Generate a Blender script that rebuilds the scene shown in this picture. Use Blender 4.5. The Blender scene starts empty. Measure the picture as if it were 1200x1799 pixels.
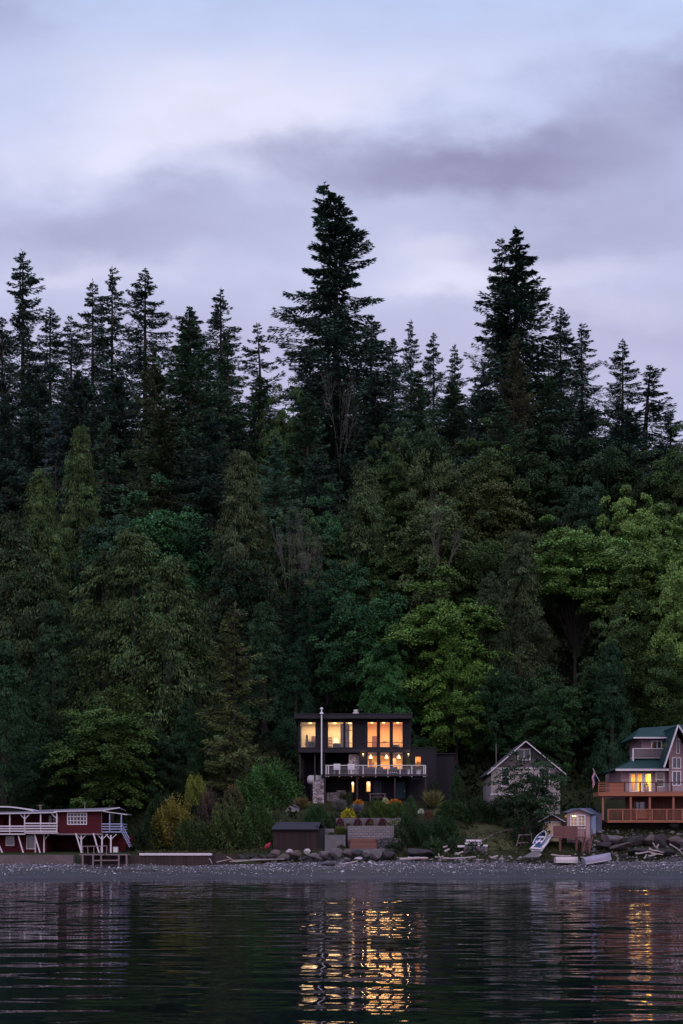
import bpy, math, random
import numpy as np
from mathutils import Vector
R = math.radians
random.seed(7)
scn = bpy.context.scene

# ---------------------------------------------------------------- camera, sky, sun, exposure
F, HZ, CH = 2500.0, 1497.0, 2.0            # focal length in photo pixels, horizon row, camera height
cam_d = bpy.data.cameras.new("camera"); cam = bpy.data.objects.new("camera", cam_d)
scn.collection.objects.link(cam); scn.camera = cam
cam.location = (0, 0, CH); cam.rotation_euler = (R(90), 0, 0)
cam_d.sensor_fit = 'VERTICAL'; cam_d.sensor_height = 36.0; cam_d.sensor_width = 24.0
cam_d.lens = F/1799*36.0; cam_d.shift_y = (HZ-899.5)/1799
cam_d.clip_start = 0.2; cam_d.clip_end = 6000
scn.view_settings.view_transform = 'Standard'; scn.view_settings.look = 'None'
scn.view_settings.exposure = 0.0; scn.view_settings.gamma = 1.0
scn.cycles.use_denoising = True
scn.cycles.max_bounces = 6; scn.cycles.diffuse_bounces = 3; scn.cycles.glossy_bounces = 3
scn.cycles.transparent_max_bounces = 8; scn.cycles.sample_clamp_indirect = 4.0
scn.cycles.caustics_reflective = False; scn.cycles.caustics_refractive = False

def s2l(c):
    return tuple(((v/255)/12.92 if v/255 <= .04045 else ((v/255+.055)/1.055)**2.4) for v in c) + (1,)

class NT:                                   # small node-graph writer
    def __init__(s, tree): s.t = tree; s.n = tree.nodes; s.l = tree.links
    def node(s, typ, **kw):
        n = s.n.new(typ)
        for k, v in kw.items(): setattr(n, k, v)
        return n
    def set(s, sock, v):
        if isinstance(v, bpy.types.NodeSocket): s.l.new(v, sock)
        else: sock.default_value = v
    def m(s, op, a, b=0.0, c=0.0):
        n = s.node('ShaderNodeMath', operation=op)
        s.set(n.inputs[0], a); s.set(n.inputs[1], b); s.set(n.inputs[2], c); return n.outputs[0]
    def mix(s, f, a, b, blend='MIX'):
        n = s.node('ShaderNodeMix', data_type='RGBA', blend_type=blend)
        s.set(n.inputs[0], f); s.set(n.inputs[6], a); s.set(n.inputs[7], b); return n.outputs[2]
    def noise(s, vec, scale, detail=4, rough=.5, dist=0):
        n = s.node('ShaderNodeTexNoise'); s.l.new(vec, n.inputs['Vector'])
        n.inputs['Scale'].default_value = scale; n.inputs['Detail'].default_value = detail
        n.inputs['Roughness'].default_value = rough; n.inputs['Distortion'].default_value = dist
        return n.outputs['Fac']
    def ramp(s, f, stops):
        n = s.node('ShaderNodeValToRGB'); s.set(n.inputs[0], f); e = n.color_ramp.elements
        while len(e) < len(stops): e.new(.5)
        for k, (p, c) in enumerate(stops): e[k].position = p; e[k].color = c
        return n.outputs[0]
    def comb(s, x, y, z=0.0):
        n = s.node('ShaderNodeCombineXYZ'); s.set(n.inputs[0], x); s.set(n.inputs[1], y); s.set(n.inputs[2], z); return n.outputs[0]

world = bpy.data.worlds.new("World"); scn.world = world; world.use_nodes = True
world.node_tree.nodes.clear(); W = NT(world.node_tree)
tc = W.node('ShaderNodeTexCoord'); sp = W.node('ShaderNodeSeparateXYZ'); W.l.new(tc.outputs['Generated'], sp.inputs[0])
yy = W.m('MAXIMUM', W.m('ABSOLUTE', sp.outputs[1]), .22)
u0 = W.m('DIVIDE', sp.outputs[0], yy); v0 = W.m('DIVIDE', sp.outputs[2], yy)
cv = W.comb(W.m('MULTIPLY', u0, .8), W.m('MULTIPLY', v0, 1.5))
n1 = W.noise(cv, 9, 5, .55, .3); n2 = W.noise(cv, 26, 4, .5); n3 = W.noise(cv, 4.2, 3, .5, .5)
u = W.m('ADD', u0, W.m('MULTIPLY', W.m('SUBTRACT', n1, .5), .16))
v = W.m('ADD', v0, W.m('MULTIPLY', W.m('SUBTRACT', n3, .5), .09))
v = W.m('ADD', v, W.m('MULTIPLY', W.m('SUBTRACT', n2, .5), .04))
def blobs(lst):
    tot = None
    for px, py, sx, sy, a, tilt in lst:
        dx = W.m('SUBTRACT', u, (px-600)/F); dy = W.m('SUBTRACT', v, (HZ-py)/F)
        dy = W.m('SUBTRACT', dy, W.m('MULTIPLY', dx, tilt))
        q = W.m('ADD', W.m('POWER', W.m('ABSOLUTE', W.m('MULTIPLY', dx, F/sx)), 2.4), W.m('POWER', W.m('ABSOLUTE', W.m('MULTIPLY', dy, F/sy)), 2.4))
        g = W.m('MULTIPLY', W.m('EXPONENT', W.m('MULTIPLY', q, -1)), a)
        tot = g if tot is None else W.m('ADD', tot, g)
    return tot
dark = blobs([(720, 285, 270, 52, .62, .0), (1010, 290, 210, 60, .50, .0), (1190, 165, 180, 80, .72, 0), (110, 400, 290, 62, .34, 0),
              (340, 345, 90, 26, .2, 0), (480, 400, 330, 50, .16, 0), (1130, 400, 230, 70, .42, 0), (560, 620, 700, 90, .10, 0), (1150, 590, 160, 60, .2, 0), (30, 10, 110, 90, .35, 0)])
lite = blobs([(310, 200, 280, 110, .9, .10), (640, 150, 240, 60, .5, .1), (770, 430, 140, 34, .7, 0), (760, 490, 130, 30, .8, 0), (960, 490, 190, 36, .5, .1), (1080, 560, 140, 30, .35, -.1), (160, 480, 190, 28, .5, 0), (220, 270, 130, 40, .4, 0), (480, 200, 160, 40, .4, 0)])
base = W.ramp(v0, [(0, s2l((192, 190, 222))), (.36, s2l((196, 197, 230))), (.5, s2l((200, 208, 242))), (.60, s2l((192, 206, 243))), (1, s2l((160, 176, 220)))])
col = W.mix(W.m('MINIMUM', lite, 1), base, s2l((228, 229, 252)))
mot = W.m('MULTIPLY', W.m('SUBTRACT', W.m('ADD', n1, W.m('MULTIPLY', n2, .6)), .8), W.m('MULTIPLY', W.m('SUBTRACT', .56, v0), 2.2))
dark = W.m('MAXIMUM', W.m('ADD', dark, mot), 0)
dk = W.m('MINIMUM', W.m('MULTIPLY', dark, W.m('ADD', .72, W.m('MULTIPLY', n1, .55))), 1)
col = W.mix(dk, col, s2l((138, 135, 174)))
tex = W.m('ADD', .9, W.m('MULTIPLY', n2, .2))
col = W.mix(1.0, col, W.comb(tex, tex, tex), 'MULTIPLY')
# the sky behind the camera keeps a faint rose afterglow, the zenith is a plain pale blue
back = W.m('MULTIPLY', W.m('MINIMUM', W.m('MAXIMUM', W.m('MULTIPLY', sp.outputs[1], -2.5), 0), 1), .8)
col = W.mix(back, col, s2l((196, 178, 206)))
# dusk dome: the overhead sky and the afterglow behind the camera are brighter than the strip ahead
def up(x, a, b): return W.m('MINIMUM', W.m('MAXIMUM', W.m('DIVIDE', W.m('SUBTRACT', x, a), b-a), 0), 1)
gain = W.m('ADD', 1.0, W.m('ADD', W.m('MULTIPLY', up(sp.outputs[2], .54, .9), 1.0), W.m('MULTIPLY', up(W.m('MULTIPLY', sp.outputs[1], -1), .0, .5), .75)))
vm = W.node('ShaderNodeVectorMath', operation='SCALE'); W.l.new(col, vm.inputs[0]); W.l.new(gain, vm.inputs['Scale']); col = vm.outputs[0]
bg = W.node('ShaderNodeBackground'); W.l.new(col, bg.inputs[0]); bg.inputs[1].default_value = 1.0
wo = W.node('ShaderNodeOutputWorld'); W.l.new(bg.outputs[0], wo.inputs[0])

sun_d = bpy.data.lights.new("sun", 'SUN'); sun = bpy.data.objects.new("sun", sun_d); scn.collection.objects.link(sun)
sun_d.energy = 0.55; sun_d.angle = R(25); sun_d.color = (1.0, .86, .84)
sun.rotation_euler = (R(58), 0, R(28))      # low afterglow from over the viewer's right shoulder

# ---------------------------------------------------------------- materials
MATS = {}
def mat(name, col, rough=.7, var=.25, scale=3.0, spec=.25, metal=0, bump=0, stretch=(1, 1, 1)):
    if name in MATS: return MATS[name]
    m = bpy.data.materials.new(name); m.use_nodes = True; MATS[name] = m
    T = NT(m.node_tree); b = T.n['Principled BSDF']
    b.inputs['Roughness'].default_value = rough; b.inputs['Specular IOR Level'].default_value = spec; b.inputs['Metallic'].default_value = metal
    c = T.node('ShaderNodeTexCoord'); mp = T.node('ShaderNodeMapping'); T.l.new(c.outputs['Object'], mp.inputs[0]); mp.inputs['Scale'].default_value = stretch
    f = T.noise(mp.outputs[0], scale, 5, .6)
    k = T.m('ADD', 1-var, T.m('MULTIPLY', f, 2*var))
    T.l.new(T.mix(1.0, (*col, 1), T.comb(k, k, k), 'MULTIPLY'), b.inputs['Base Color'])
    if bump:
        bn = T.node('ShaderNodeBump'); bn.inputs['Distance'].default_value = bump; T.l.new(f, bn.inputs['Height']); T.l.new(bn.outputs[0], b.inputs['Normal'])
    return m
def boards(name, col, width=.14, vertical=True, var=.3, rough=.75, joint=.35):
    if name in MATS: return MATS[name]
    m = bpy.data.materials.new(name); m.use_nodes = True; MATS[name] = m
    T = NT(m.node_tree); b = T.n['Principled BSDF']; b.inputs['Roughness'].default_value = rough; b.inputs['Specular IOR Level'].default_value = .2
    c = T.node('ShaderNodeTexCoord'); s = T.node('ShaderNodeSeparateXYZ'); T.l.new(c.outputs['Object'], s.inputs[0])
    p = T.m('DIVIDE', T.m('ADD', s.outputs[0], s.outputs[1]) if vertical else s.outputs[2], width)
    cell = T.m('FLOOR', p); fr = T.m('FRACT', p)
    wn = T.node('ShaderNodeTexWhiteNoise', noise_dimensions='1D'); T.l.new(cell, wn.inputs['W'])
    f = T.noise(c.outputs['Object'], 2.2, 5, .6)
    k = T.m('ADD', 1-var, T.m('MULTIPLY', T.m('ADD', wn.outputs['Value'], f), var))
    j = T.m('LESS_THAN', fr, .12); k = T.m('MULTIPLY', k, T.m('SUBTRACT', 1, T.m('MULTIPLY', j, joint)))
    T.l.new(T.mix(1.0, (*col, 1), T.comb(k, k, k), 'MULTIPLY'), b.inputs['Base Color'])
    bn = T.node('ShaderNodeBump'); bn.inputs['Distance'].default_value = .01; T.l.new(T.m('SUBTRACT', 1, j), bn.inputs['Height']); T.l.new(bn.outputs[0], b.inputs['Normal'])
    return m
def cells(name, c1, c2, joint, scale=3.0, stretch=(1, 1, 1.6), edge=.06):
    if name in MATS: return MATS[name]
    m = bpy.data.materials.new(name); m.use_nodes = True; MATS[name] = m
    T = NT(m.node_tree); b = T.n['Principled BSDF']; b.inputs['Roughness'].default_value = .85; b.inputs['Specular IOR Level'].default_value = .2
    c = T.node('ShaderNodeTexCoord'); mp = T.node('ShaderNodeMapping'); T.l.new(c.outputs['Object'], mp.inputs[0]); mp.inputs['Scale'].default_value = stretch
    v1 = T.node('ShaderNodeTexVoronoi'); v1.inputs['Scale'].default_value = scale; T.l.new(mp.outputs[0], v1.inputs['Vector'])
    v2 = T.node('ShaderNodeTexVoronoi', feature='DISTANCE_TO_EDGE'); v2.inputs['Scale'].default_value = scale; T.l.new(mp.outputs[0], v2.inputs['Vector'])
    s = T.node('ShaderNodeSeparateColor'); T.l.new(v1.outputs['Color'], s.inputs[0])
    e = T.m('LESS_THAN', v2.outputs['Distance'], edge)
    T.l.new(T.mix(e, T.mix(s.outputs[0], (*c1, 1), (*c2, 1)), (*joint, 1)), b.inputs['Base Color'])
    bn = T.node('ShaderNodeBump'); bn.inputs['Distance'].default_value = .08; T.l.new(v2.outputs['Distance'], bn.inputs['Height']); T.l.new(bn.outputs[0], b.inputs['Normal'])
    return m
def blocks(name, c1, c2, joint, w=.4, h=.2):
    if name in MATS: return MATS[name]
    m = bpy.data.materials.new(name); m.use_nodes = True; MATS[name] = m
    T = NT(m.node_tree); b = T.n['Principled BSDF']; b.inputs['Roughness'].default_value = .9
    c = T.node('ShaderNodeTexCoord'); s = T.node('ShaderNodeSeparateXYZ'); T.l.new(c.outputs['Object'], s.inputs[0])
    br = T.node('ShaderNodeTexBrick'); T.l.new(T.comb(T.m('ADD', s.outputs[0], s.outputs[1]), s.outputs[2]), br.inputs['Vector'])
    br.inputs['Color1'].default_value = (*c1, 1); br.inputs['Color2'].default_value = (*c2, 1); br.inputs['Mortar'].default_value = (*joint, 1)
    br.inputs['Scale'].default_value = 1; br.inputs['Brick Width'].default_value = w; br.inputs['Row Height'].default_value = h; br.inputs['Mortar Size'].default_value = .02
    T.l.new(br.outputs[0], b.inputs['Base Color']); return m
def leafmat(name, sat=1.0, gloss=.06):
    m = bpy.data.materials.new(name); m.use_nodes = True
    T = NT(m.node_tree); b = T.n['Principled BSDF']; b.inputs['Roughness'].default_value = .55; b.inputs['Specular IOR Level'].default_value = gloss
    oi = T.node('ShaderNodeObjectInfo'); at = T.node('ShaderNodeAttribute', attribute_name='tint')
    c = T.mix(1.0, oi.outputs['Color'], at.outputs['Color'], 'MULTIPLY')
    T.l.new(c, b.inputs['Base Color']); return m
def glassmat():
    m = bpy.data.materials.new("window_glass"); m.use_nodes = True; T = NT(m.node_tree); T.n.clear()
    tr = T.node('ShaderNodeBsdfTransparent'); tr.inputs[0].default_value = (.93, .95, .95, 1)
    gl = T.node('ShaderNodeBsdfGlossy'); gl.inputs['Roughness'].default_value = .02
    lw = T.node('ShaderNodeFresnel'); lw.inputs[0].default_value = 1.45
    mx = T.node('ShaderNodeMixShader'); T.l.new(lw.outputs[0], mx.inputs[0]); T.l.new(tr.outputs[0], mx.inputs[1]); T.l.new(gl.outputs[0], mx.inputs[2])
    o = T.node('ShaderNodeOutputMaterial'); T.l.new(mx.outputs[0], o.inputs[0]); return m
def emis(name, col, s):
    m = bpy.data.materials.new(name); m.use_nodes = True; b = m.node_tree.nodes['Principled BSDF']
    b.inputs['Base Color'].default_value = (*col, 1); b.inputs['Emission Color'].default_value = (*col, 1); b.inputs['Emission Strength'].default_value = s; return m
LEAF = leafmat("foliage"); GLASS = glassmat()
BARK = mat("bark", (.045, .038, .032), .9, .4, 6, stretch=(1, 1, .2), bump=.03)
DEADWOOD = mat("grey_dead_wood", (.13, .125, .105), .9, .3, 5)
WHITE = mat("white_paint", (.72, .7, .72), .6, .12, 4)
GLOW = emis("lamp_glow", (1, .60, .25), 6)

# ---------------------------------------------------------------- mesh helpers
COL = scn.collection
def tag(o, label=None, cat=None, group=None, kind=None):
    if label: o['label'] = label
    if cat: o['category'] = cat
    if group: o['group'] = group
    if kind: o['kind'] = kind
    return o
def thing(name, label, cat, loc=(0, 0, 0), group=None):
    o = bpy.data.objects.new(name, None); COL.objects.link(o); o.location = loc; o.empty_display_size = .3
    return tag(o, label, cat, group)
def wloc(o):
    v = Vector((0, 0, 0))
    while o is not None: v += o.location; o = o.parent
    return v
def np_mesh(name, V, Fq, mat_, parent=None, tint=None, smooth=False, loc=None):
    V = np.asarray(V, np.float32); Fq = np.asarray(Fq, np.int32); k = Fq.shape[1]
    me = bpy.data.meshes.new(name); me.vertices.add(len(V)); me.vertices.foreach_set('co', V.ravel())
    me.loops.add(Fq.size); me.loops.foreach_set('vertex_index', Fq.ravel())
    me.polygons.add(len(Fq)); me.polygons.foreach_set('loop_start', np.arange(0, Fq.size, k, dtype=np.int32))
    me.polygons.foreach_set('use_smooth', np.full(len(Fq), smooth))
    me.materials.append(mat_)
    if tint is not None:
        a = me.attributes.new('tint', 'FLOAT_COLOR', 'FACE'); a.data.foreach_set('color', np.concatenate([tint, np.ones((len(tint), 1))], 1).astype(np.float32).ravel())
    me.update(calc_edges=True); me.validate()
    o = bpy.data.objects.new(name, me); COL.objects.link(o); o.parent = parent
    if loc: o.location = loc
    return o
class MB:
    def __init__(s): s.v = []; s.f = []
    def add(s, vs, fs): b = len(s.v); s.v += [tuple(q) for q in vs]; s.f += [tuple(i+b for i in f) for f in fs]; return s
    def box(s, x0, x1, y0, y1, z0, z1):
        x0, x1 = min(x0, x1), max(x0, x1); y0, y1 = min(y0, y1), max(y0, y1); z0, z1 = min(z0, z1), max(z0, z1)
        return s.add([(x0, y0, z0), (x1, y0, z0), (x1, y1, z0), (x0, y1, z0), (x0, y0, z1), (x1, y0, z1), (x1, y1, z1), (x0, y1, z1)],
                     [(0, 3, 2, 1), (4, 5, 6, 7), (0, 1, 5, 4), (1, 2, 6, 5), (2, 3, 7, 6), (3, 0, 4, 7)])
    def beam(s, p, q, w, h=None):
        h = h or w; p = Vector(p); q = Vector(q); d = (q-p).normalized()
        a = d.cross(Vector((0, 1, 0)) if abs(d.y) < .9 else Vector((1, 0, 0))).normalized(); b = d.cross(a).normalized()
        vs = [c+a*(i*w/2)+b*(j*h/2) for c in (p, q) for i, j in ((-1, -1), (1, -1), (1, 1), (-1, 1))]
        return s.add(vs, [(0, 3, 2, 1), (4, 5, 6, 7), (0, 1, 5, 4), (1, 2, 6, 5), (2, 3, 7, 6), (3, 0, 4, 7)])
    def tube(s, pts, rs, n=8):
        pts = [Vector(p) for p in pts]; b = len(s.v)
        for i, p in enumerate(pts):
            d = (pts[min(i+1, len(pts)-1)]-pts[max(i-1, 0)]).normalized()
            a = d.cross(Vector((.31, .95, .1)) if abs(d.y) < .9 else Vector((1, 0, 0))).normalized(); c = d.cross(a)
            for k in range(n):
                t = 2*math.pi*k/n; s.v.append(tuple(p+(a*math.cos(t)+c*math.sin(t))*rs[i]))
        for i in range(len(pts)-1):
            for k in range(n):
                s.f.append((b+i*n+k, b+i*n+(k+1) % n, b+(i+1)*n+(k+1) % n, b+(i+1)*n+k))
        s.f.append(tuple(b+k for k in range(n))[::-1]); s.f.append(tuple(b+(len(pts)-1)*n+k for k in range(n)))
        return s
    def prism(s, poly, y0, y1):                       # polygon in XZ pushed through Y
        n = len(poly); vs = [(x, y0, z) for x, z in poly]+[(x, y1, z) for x, z in poly]
        return s.add(vs, [tuple(range(n)), tuple(range(2*n-1, n-1, -1))]+[(i, i+n, (i+1) % n+n, (i+1) % n) for i in range(n)])
    def slab(s, quad, t):                             # thick sheet from four corners, thickness downward
        q = [Vector(p) for p in quad]; n = (q[1]-q[0]).cross(q[3]-q[0]).normalized()
        if n.z < 0: n = -n
        return s.add(q+[p-n*t for p in q], [(0, 1, 2, 3), (7, 6, 5, 4), (0, 4, 5, 1), (1, 5, 6, 2), (2, 6, 7, 3), (3, 7, 4, 0)])
    def wall(s, x0, x1, z0, z1, y0, y1, holes=()):    # wall facing the water with real openings
        xs = sorted({x0, x1, *[h[0] for h in holes], *[h[1] for h in holes]}); zs = sorted({z0, z1, *[h[2] for h in holes], *[h[3] for h in holes]})
        def solid(i, j):
            if i < 0 or j < 0 or i >= len(xs)-1 or j >= len(zs)-1: return False
            cx = (xs[i]+xs[i+1])/2; cz = (zs[j]+zs[j+1])/2
            return not any(h[0] < cx < h[1] and h[2] < cz < h[3] for h in holes)
        for i in range(len(xs)-1):
            for j in range(len(zs)-1):
                if not solid(i, j): continue
                a, b, c, d = xs[i], xs[i+1], zs[j], zs[j+1]
                s.add([(a, y0, c), (b, y0, c), (b, y0, d), (a, y0, d)], [(0, 1, 2, 3)]); s.add([(a, y1, c), (b, y1, c), (b, y1, d), (a, y1, d)], [(3, 2, 1, 0)])
                if not solid(i-1, j): s.add([(a, y0, c), (a, y1, c), (a, y1, d), (a, y0, d)], [(3, 2, 1, 0)])
                if not solid(i+1, j): s.add([(b, y0, c), (b, y1, c), (b, y1, d), (b, y0, d)], [(0, 1, 2, 3)])
                if not solid(i, j-1): s.add([(a, y0, c), (b, y0, c), (b, y1, c), (a, y1, c)], [(3, 2, 1, 0)])
                if not solid(i, j+1): s.add([(a, y0, d), (b, y0, d), (b, y1, d), (a, y1, d)], [(0, 1, 2, 3)])
        return s
    def build(s, name, m, parent=None, smooth=False):
        me = bpy.data.meshes.new(name); off = wloc(parent) if parent is not None else None
        V = s.v
        o = bpy.data.objects.new(name, me); COL.objects.link(o)
        if off is None:
            a = np.array(V); off = Vector(((a[:, 0].min()+a[:, 0].max())/2, (a[:, 1].min()+a[:, 1].max())/2, a[:, 2].min())); o.location = off
        else: o.parent = parent
        me.from_pydata([(x-off.x, y-off.y, z-off.z) for x, y, z in V], [], s.f); me.materials.append(m)
        if smooth: me.polygons.foreach_set('use_smooth', [True]*len(me.polygons))
        me.update(); return o
def copy_tree(o, parent=None):
    c = o.copy(); COL.objects.link(c)
    if parent: c.parent = parent
    for ch in list(o.children): copy_tree(ch, c)
    return c
class Fr:                                             # photo pixels to metres on a plane at distance Y
    def __init__(s, Y): s.Y = Y; s.k = Y/F
    def x(s, px): return (px-600)*s.k
    def z(s, py): return CH+(HZ-py)*s.k
def XZ(px, py, Y): return ((px-600)*Y/F, CH+(HZ-py)*Y/F)

# ---------------------------------------------------------------- ground, beach, water
PL = ([60, 95, 104.6, 113.2, 113.7, 122, 133, 138], [-4, -1.3, 0, 1.05, 1.8, 2.2, 8, 11.15])
PC = ([60, 95, 104.6, 114, 116, 118, 119, 121.5, 124, 133, 138], [-4, -1.3, 0, 1.15, 2.2, 2.5, 3.6, 5.1, 6.45, 6.6, 11.15])
PR = ([60, 95, 104.6, 114, 115, 122, 132, 138], [-4, -1.3, 0, 1.15, 2.1, 5.3, 6.4, 11.15])
PQ = ([60, 95, 104.6, 114, 114.8, 116.5, 118, 122, 132, 138], [-4, -1.3, 0, 1.2, 2.1, 3.2, 4.1, 4.7, 6.2, 11.15])
PB = ([138, 205, 230, 300, 2500], [11.15, 53.4, 57, 52, 40])
def ss(a, b, x): t = np.clip((x-a)/(b-a), 0, 1); return t*t*(3-2*t)
def ground(X, Y):
    X = np.asarray(X, float); Y = np.asarray(Y, float)
    zl, zc, zr, zq = [np.interp(Y, *p) for p in (PL, PC, PR, PQ)]
    z = zl+(zc-zl)*ss(-8, -6, X); z = z+(zr-z)*ss(8.5, 11, X); z = z+(zq-z)*ss(19, 21.5, X)
    zb = np.interp(Y, *PB)+(np.sin(X*.13+Y*.05)*1.0+np.sin(X*.31-Y*.17)*.5)*ss(138, 150, Y)
    zb = zb - 9*ss(35, 75, X)*ss(150, 200, Y)
    return np.where(Y > 138, zb, z)
def gz(x, y): return float(ground(x, y))
def grid_obj(name, xs, ys, zf, m, kind='structure', smooth=True):
    X, Y = np.meshgrid(xs, ys); Z = zf(X, Y); n = len(xs); V = np.stack([X.ravel(), Y.ravel(), Z.ravel()], 1)
    i, j = np.meshgrid(np.arange(n-1), np.arange(len(ys)-1)); a = (j*n+i).ravel()
    o = np_mesh(name, V, np.stack([a, a+1, a+n+1, a+n], 1), m, smooth=smooth); o['kind'] = kind; return o
rng = np.random.default_rng(5)
def soilmat():
    m = bpy.data.materials.new("soil_and_turf"); m.use_nodes = True; T = NT(m.node_tree); b = T.n['Principled BSDF']; b.inputs['Roughness'].default_value = .95; b.inputs['Specular IOR Level'].default_value = .1
    c = T.node('ShaderNodeTexCoord'); f = T.noise(c.outputs['Object'], .6, 6, .65); g = T.noise(c.outputs['Object'], 5, 5, .7)
    T.l.new(T.ramp(T.m('ADD', T.m('MULTIPLY', f, .6), T.m('MULTIPLY', g, .4)), [(.3, (.022, .022, .016, 1)), (.5, (.032, .042, .018, 1)), (.7, (.055, .06, .03, 1))]), b.inputs['Base Color'])
    bn = T.node('ShaderNodeBump'); bn.inputs['Distance'].default_value = .15; T.l.new(g, bn.inputs['Height']); T.l.new(bn.outputs[0], b.inputs['Normal']); return m
def beachmat():
    m = bpy.data.materials.new("shingle_beach"); m.use_nodes = True; T = NT(m.node_tree); b = T.n['Principled BSDF']; b.inputs['Roughness'].default_value = .7
    c = T.node('ShaderNodeTexCoord'); s = T.node('ShaderNodeSeparateXYZ'); T.l.new(c.outputs['Object'], s.inputs[0])
    f = T.noise(c.outputs['Object'], .5, 5, .6); g = T.noise(c.outputs['Object'], 7, 4, .75)
    vo = T.node('ShaderNodeTexVoronoi'); vo.inputs['Scale'].default_value = 9; T.l.new(c.outputs['Object'], vo.inputs['Vector'])
    sc = T.node('ShaderNodeSeparateColor'); T.l.new(vo.outputs['Color'], sc.inputs[0])
    h = T.m('ADD', s.outputs[2], T.m('MULTIPLY', T.m('SUBTRACT', f, .5), .5))
    wet = T.ramp(T.m('MULTIPLY', h, .6), [(0, (.022, .020, .022, 1)), (.05, (.04, .037, .043, 1)), (.09, (.055, .05, .058, 1)), (.2, (.032, .036, .040, 1)), (.36, (.046, .048, .042, 1)), (.6, (.075, .07, .076, 1))])
    wp = T.noise(T.comb(T.m('MULTIPLY', s.outputs[0], .25), s.outputs[1]), .9, 4, .6)
    wet = T.mix(T.m('MULTIPLY', T.m('GREATER_THAN', wp, .56), .55), wet, (.026, .030, .018, 1))
    k = T.m('ADD', .30, T.m('ADD', T.m('MULTIPLY', g, .5), T.m('MULTIPLY', sc.outputs[0], .6)))
    T.l.new(T.mix(1.0, wet, T.comb(k, k, k), 'MULTIPLY'), b.inputs['Base Color'])
    bn = T.node('ShaderNodeBump'); bn.inputs['Distance'].default_value = .08; T.l.new(sc.outputs[0], bn.inputs['Height']); T.l.new(bn.outputs[0], b.inputs['Normal']); return m
xg = np.concatenate([np.linspace(-1500, -90, 40), np.linspace(-85, 85, 240), np.linspace(90, 1500, 40)])
grid_obj('hillside_ground', xg, np.concatenate([np.linspace(112.6, 138, 92), np.linspace(138.6, 320, 150), np.linspace(340, 2500, 20)]), lambda X, Y: ground(X, Y)-.35*(Y < 113.15), soilmat())
grid_obj('beach', xg, np.concatenate([np.linspace(60, 96, 12), np.linspace(97, 114.5, 70)]), lambda X, Y: np.where(X > -6.2, ground(X, Y)+.06-.25*ss(113.7, 114.4, Y+.35*np.sin(X*.9)+.2*np.sin(X*2.3)), ground(X, np.minimum(Y, 113.19)))+.02*np.sin(X*.9)*np.sin(Y*1.3+X*.2)+.07*np.sin(X*.23+1)+.035*np.sin(X*.83+Y*.3), beachmat())

def watermat():
    m = bpy.data.materials.new("sea_water"); m.use_nodes = True; T = NT(m.node_tree); b = T.n['Principled BSDF']
    b.inputs['Base Color'].default_value = (.004, .007, .008, 1); b.inputs['Roughness'].default_value = .03; b.inputs['IOR'].default_value = 1.33
    c = T.node('ShaderNodeTexCoord')
    def layer(sx, sy, scale, det, dist, off=0.0):
        mp = T.node('ShaderNodeMapping'); T.l.new(c.outputs['Object'], mp.inputs[0]); mp.inputs['Scale'].default_value = (sx, sy, 1); mp.inputs['Location'].default_value = (off, off, 0); mp.inputs['Rotation'].default_value = (0, 0, off*.03)
        return T.noise(mp.outputs[0], scale, det, .5, dist)
    h = T.m('MULTIPLY', layer(.6, 1, 5.0, 2, .2, -5.0), .0005)
    bn = T.node('ShaderNodeBump'); bn.inputs['Distance'].default_value = 1.0; bn.inputs['Strength'].default_value = 1.0
    T.l.new(h, bn.inputs['Height']); T.l.new(bn.outputs[0], b.inputs['Normal']); return m
def waves(X, Y):
    rg = np.random.default_rng(12); Z = np.zeros_like(X)
    for k in range(90):
        lam = .30*(11.0**rg.random()); th = rg.normal(0, .36); a = 2*math.pi/lam
        sl = WSL*math.sqrt(2/90)*(1.2 if .5 < lam < 1.8 else .8)
        Z += sl/a*np.sin(a*(X*math.sin(th)+Y*math.cos(th))+rg.uniform(0, 6.28))
    calm = .62+.38*np.sin(X*.11+Y*.07+np.sin(Y*.19)*1.5)*np.sin(Y*.13-X*.05)
    return Z*calm*ss(8, 13, Y)*(1-ss(100, 105, Y)*.7)*(1-ss(27, 31, np.abs(X)))
WSL = .046
grid_obj('sea_water', np.concatenate([[-1500, -300, -80, -40], np.arange(-31, 31.01, .2), [40, 80, 300, 1500]]), np.concatenate([[-900, -100, 0, 6], np.arange(8, 107, .1)]), waves, watermat())

# ---------------------------------------------------------------- vegetation prototypes
def norm(a): return a/np.maximum(np.linalg.norm(a, axis=-1, keepdims=True), 1e-6)
def kites(P, D, L, Wd, rg, updir=None, roll=1.0):
    """One small leaf-shaped quad per row: base P, direction D, length L, width Wd."""
    D = norm(D); up = rg.normal(size=P.shape)*roll
    if updir is not None: up = up+updir
    S = norm(np.cross(D, up)); L = L[:, None]; Wd = Wd[:, None]
    mid = P+D*L*.45
    V = np.stack([P, mid+S*Wd/2, P+D*L, mid-S*Wd/2], 1).reshape(-1, 3)
    return V, np.arange(len(V)).reshape(-1, 4)
def tints(n, rg, clump=None, lo=.65, hi=1.4, hue=.12):
    k = rg.uniform(lo, hi, n) if clump is None else clump**1.5*rg.uniform(.8, 1.25, n)
    h = rg.normal(0, hue, (n, 1))
    return np.clip(k[:, None]*np.concatenate([1+h, np.ones((n, 1)), 1-h], 1), .1, 3)
def join(parts):
    V = []; Q = []; t = []; b = 0
    for v, q, c in parts: V.append(v); Q.append(q+b); t.append(c); b += len(v)
    return np.concatenate(V), np.concatenate(Q), np.concatenate(t)
PROTO = {}
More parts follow.
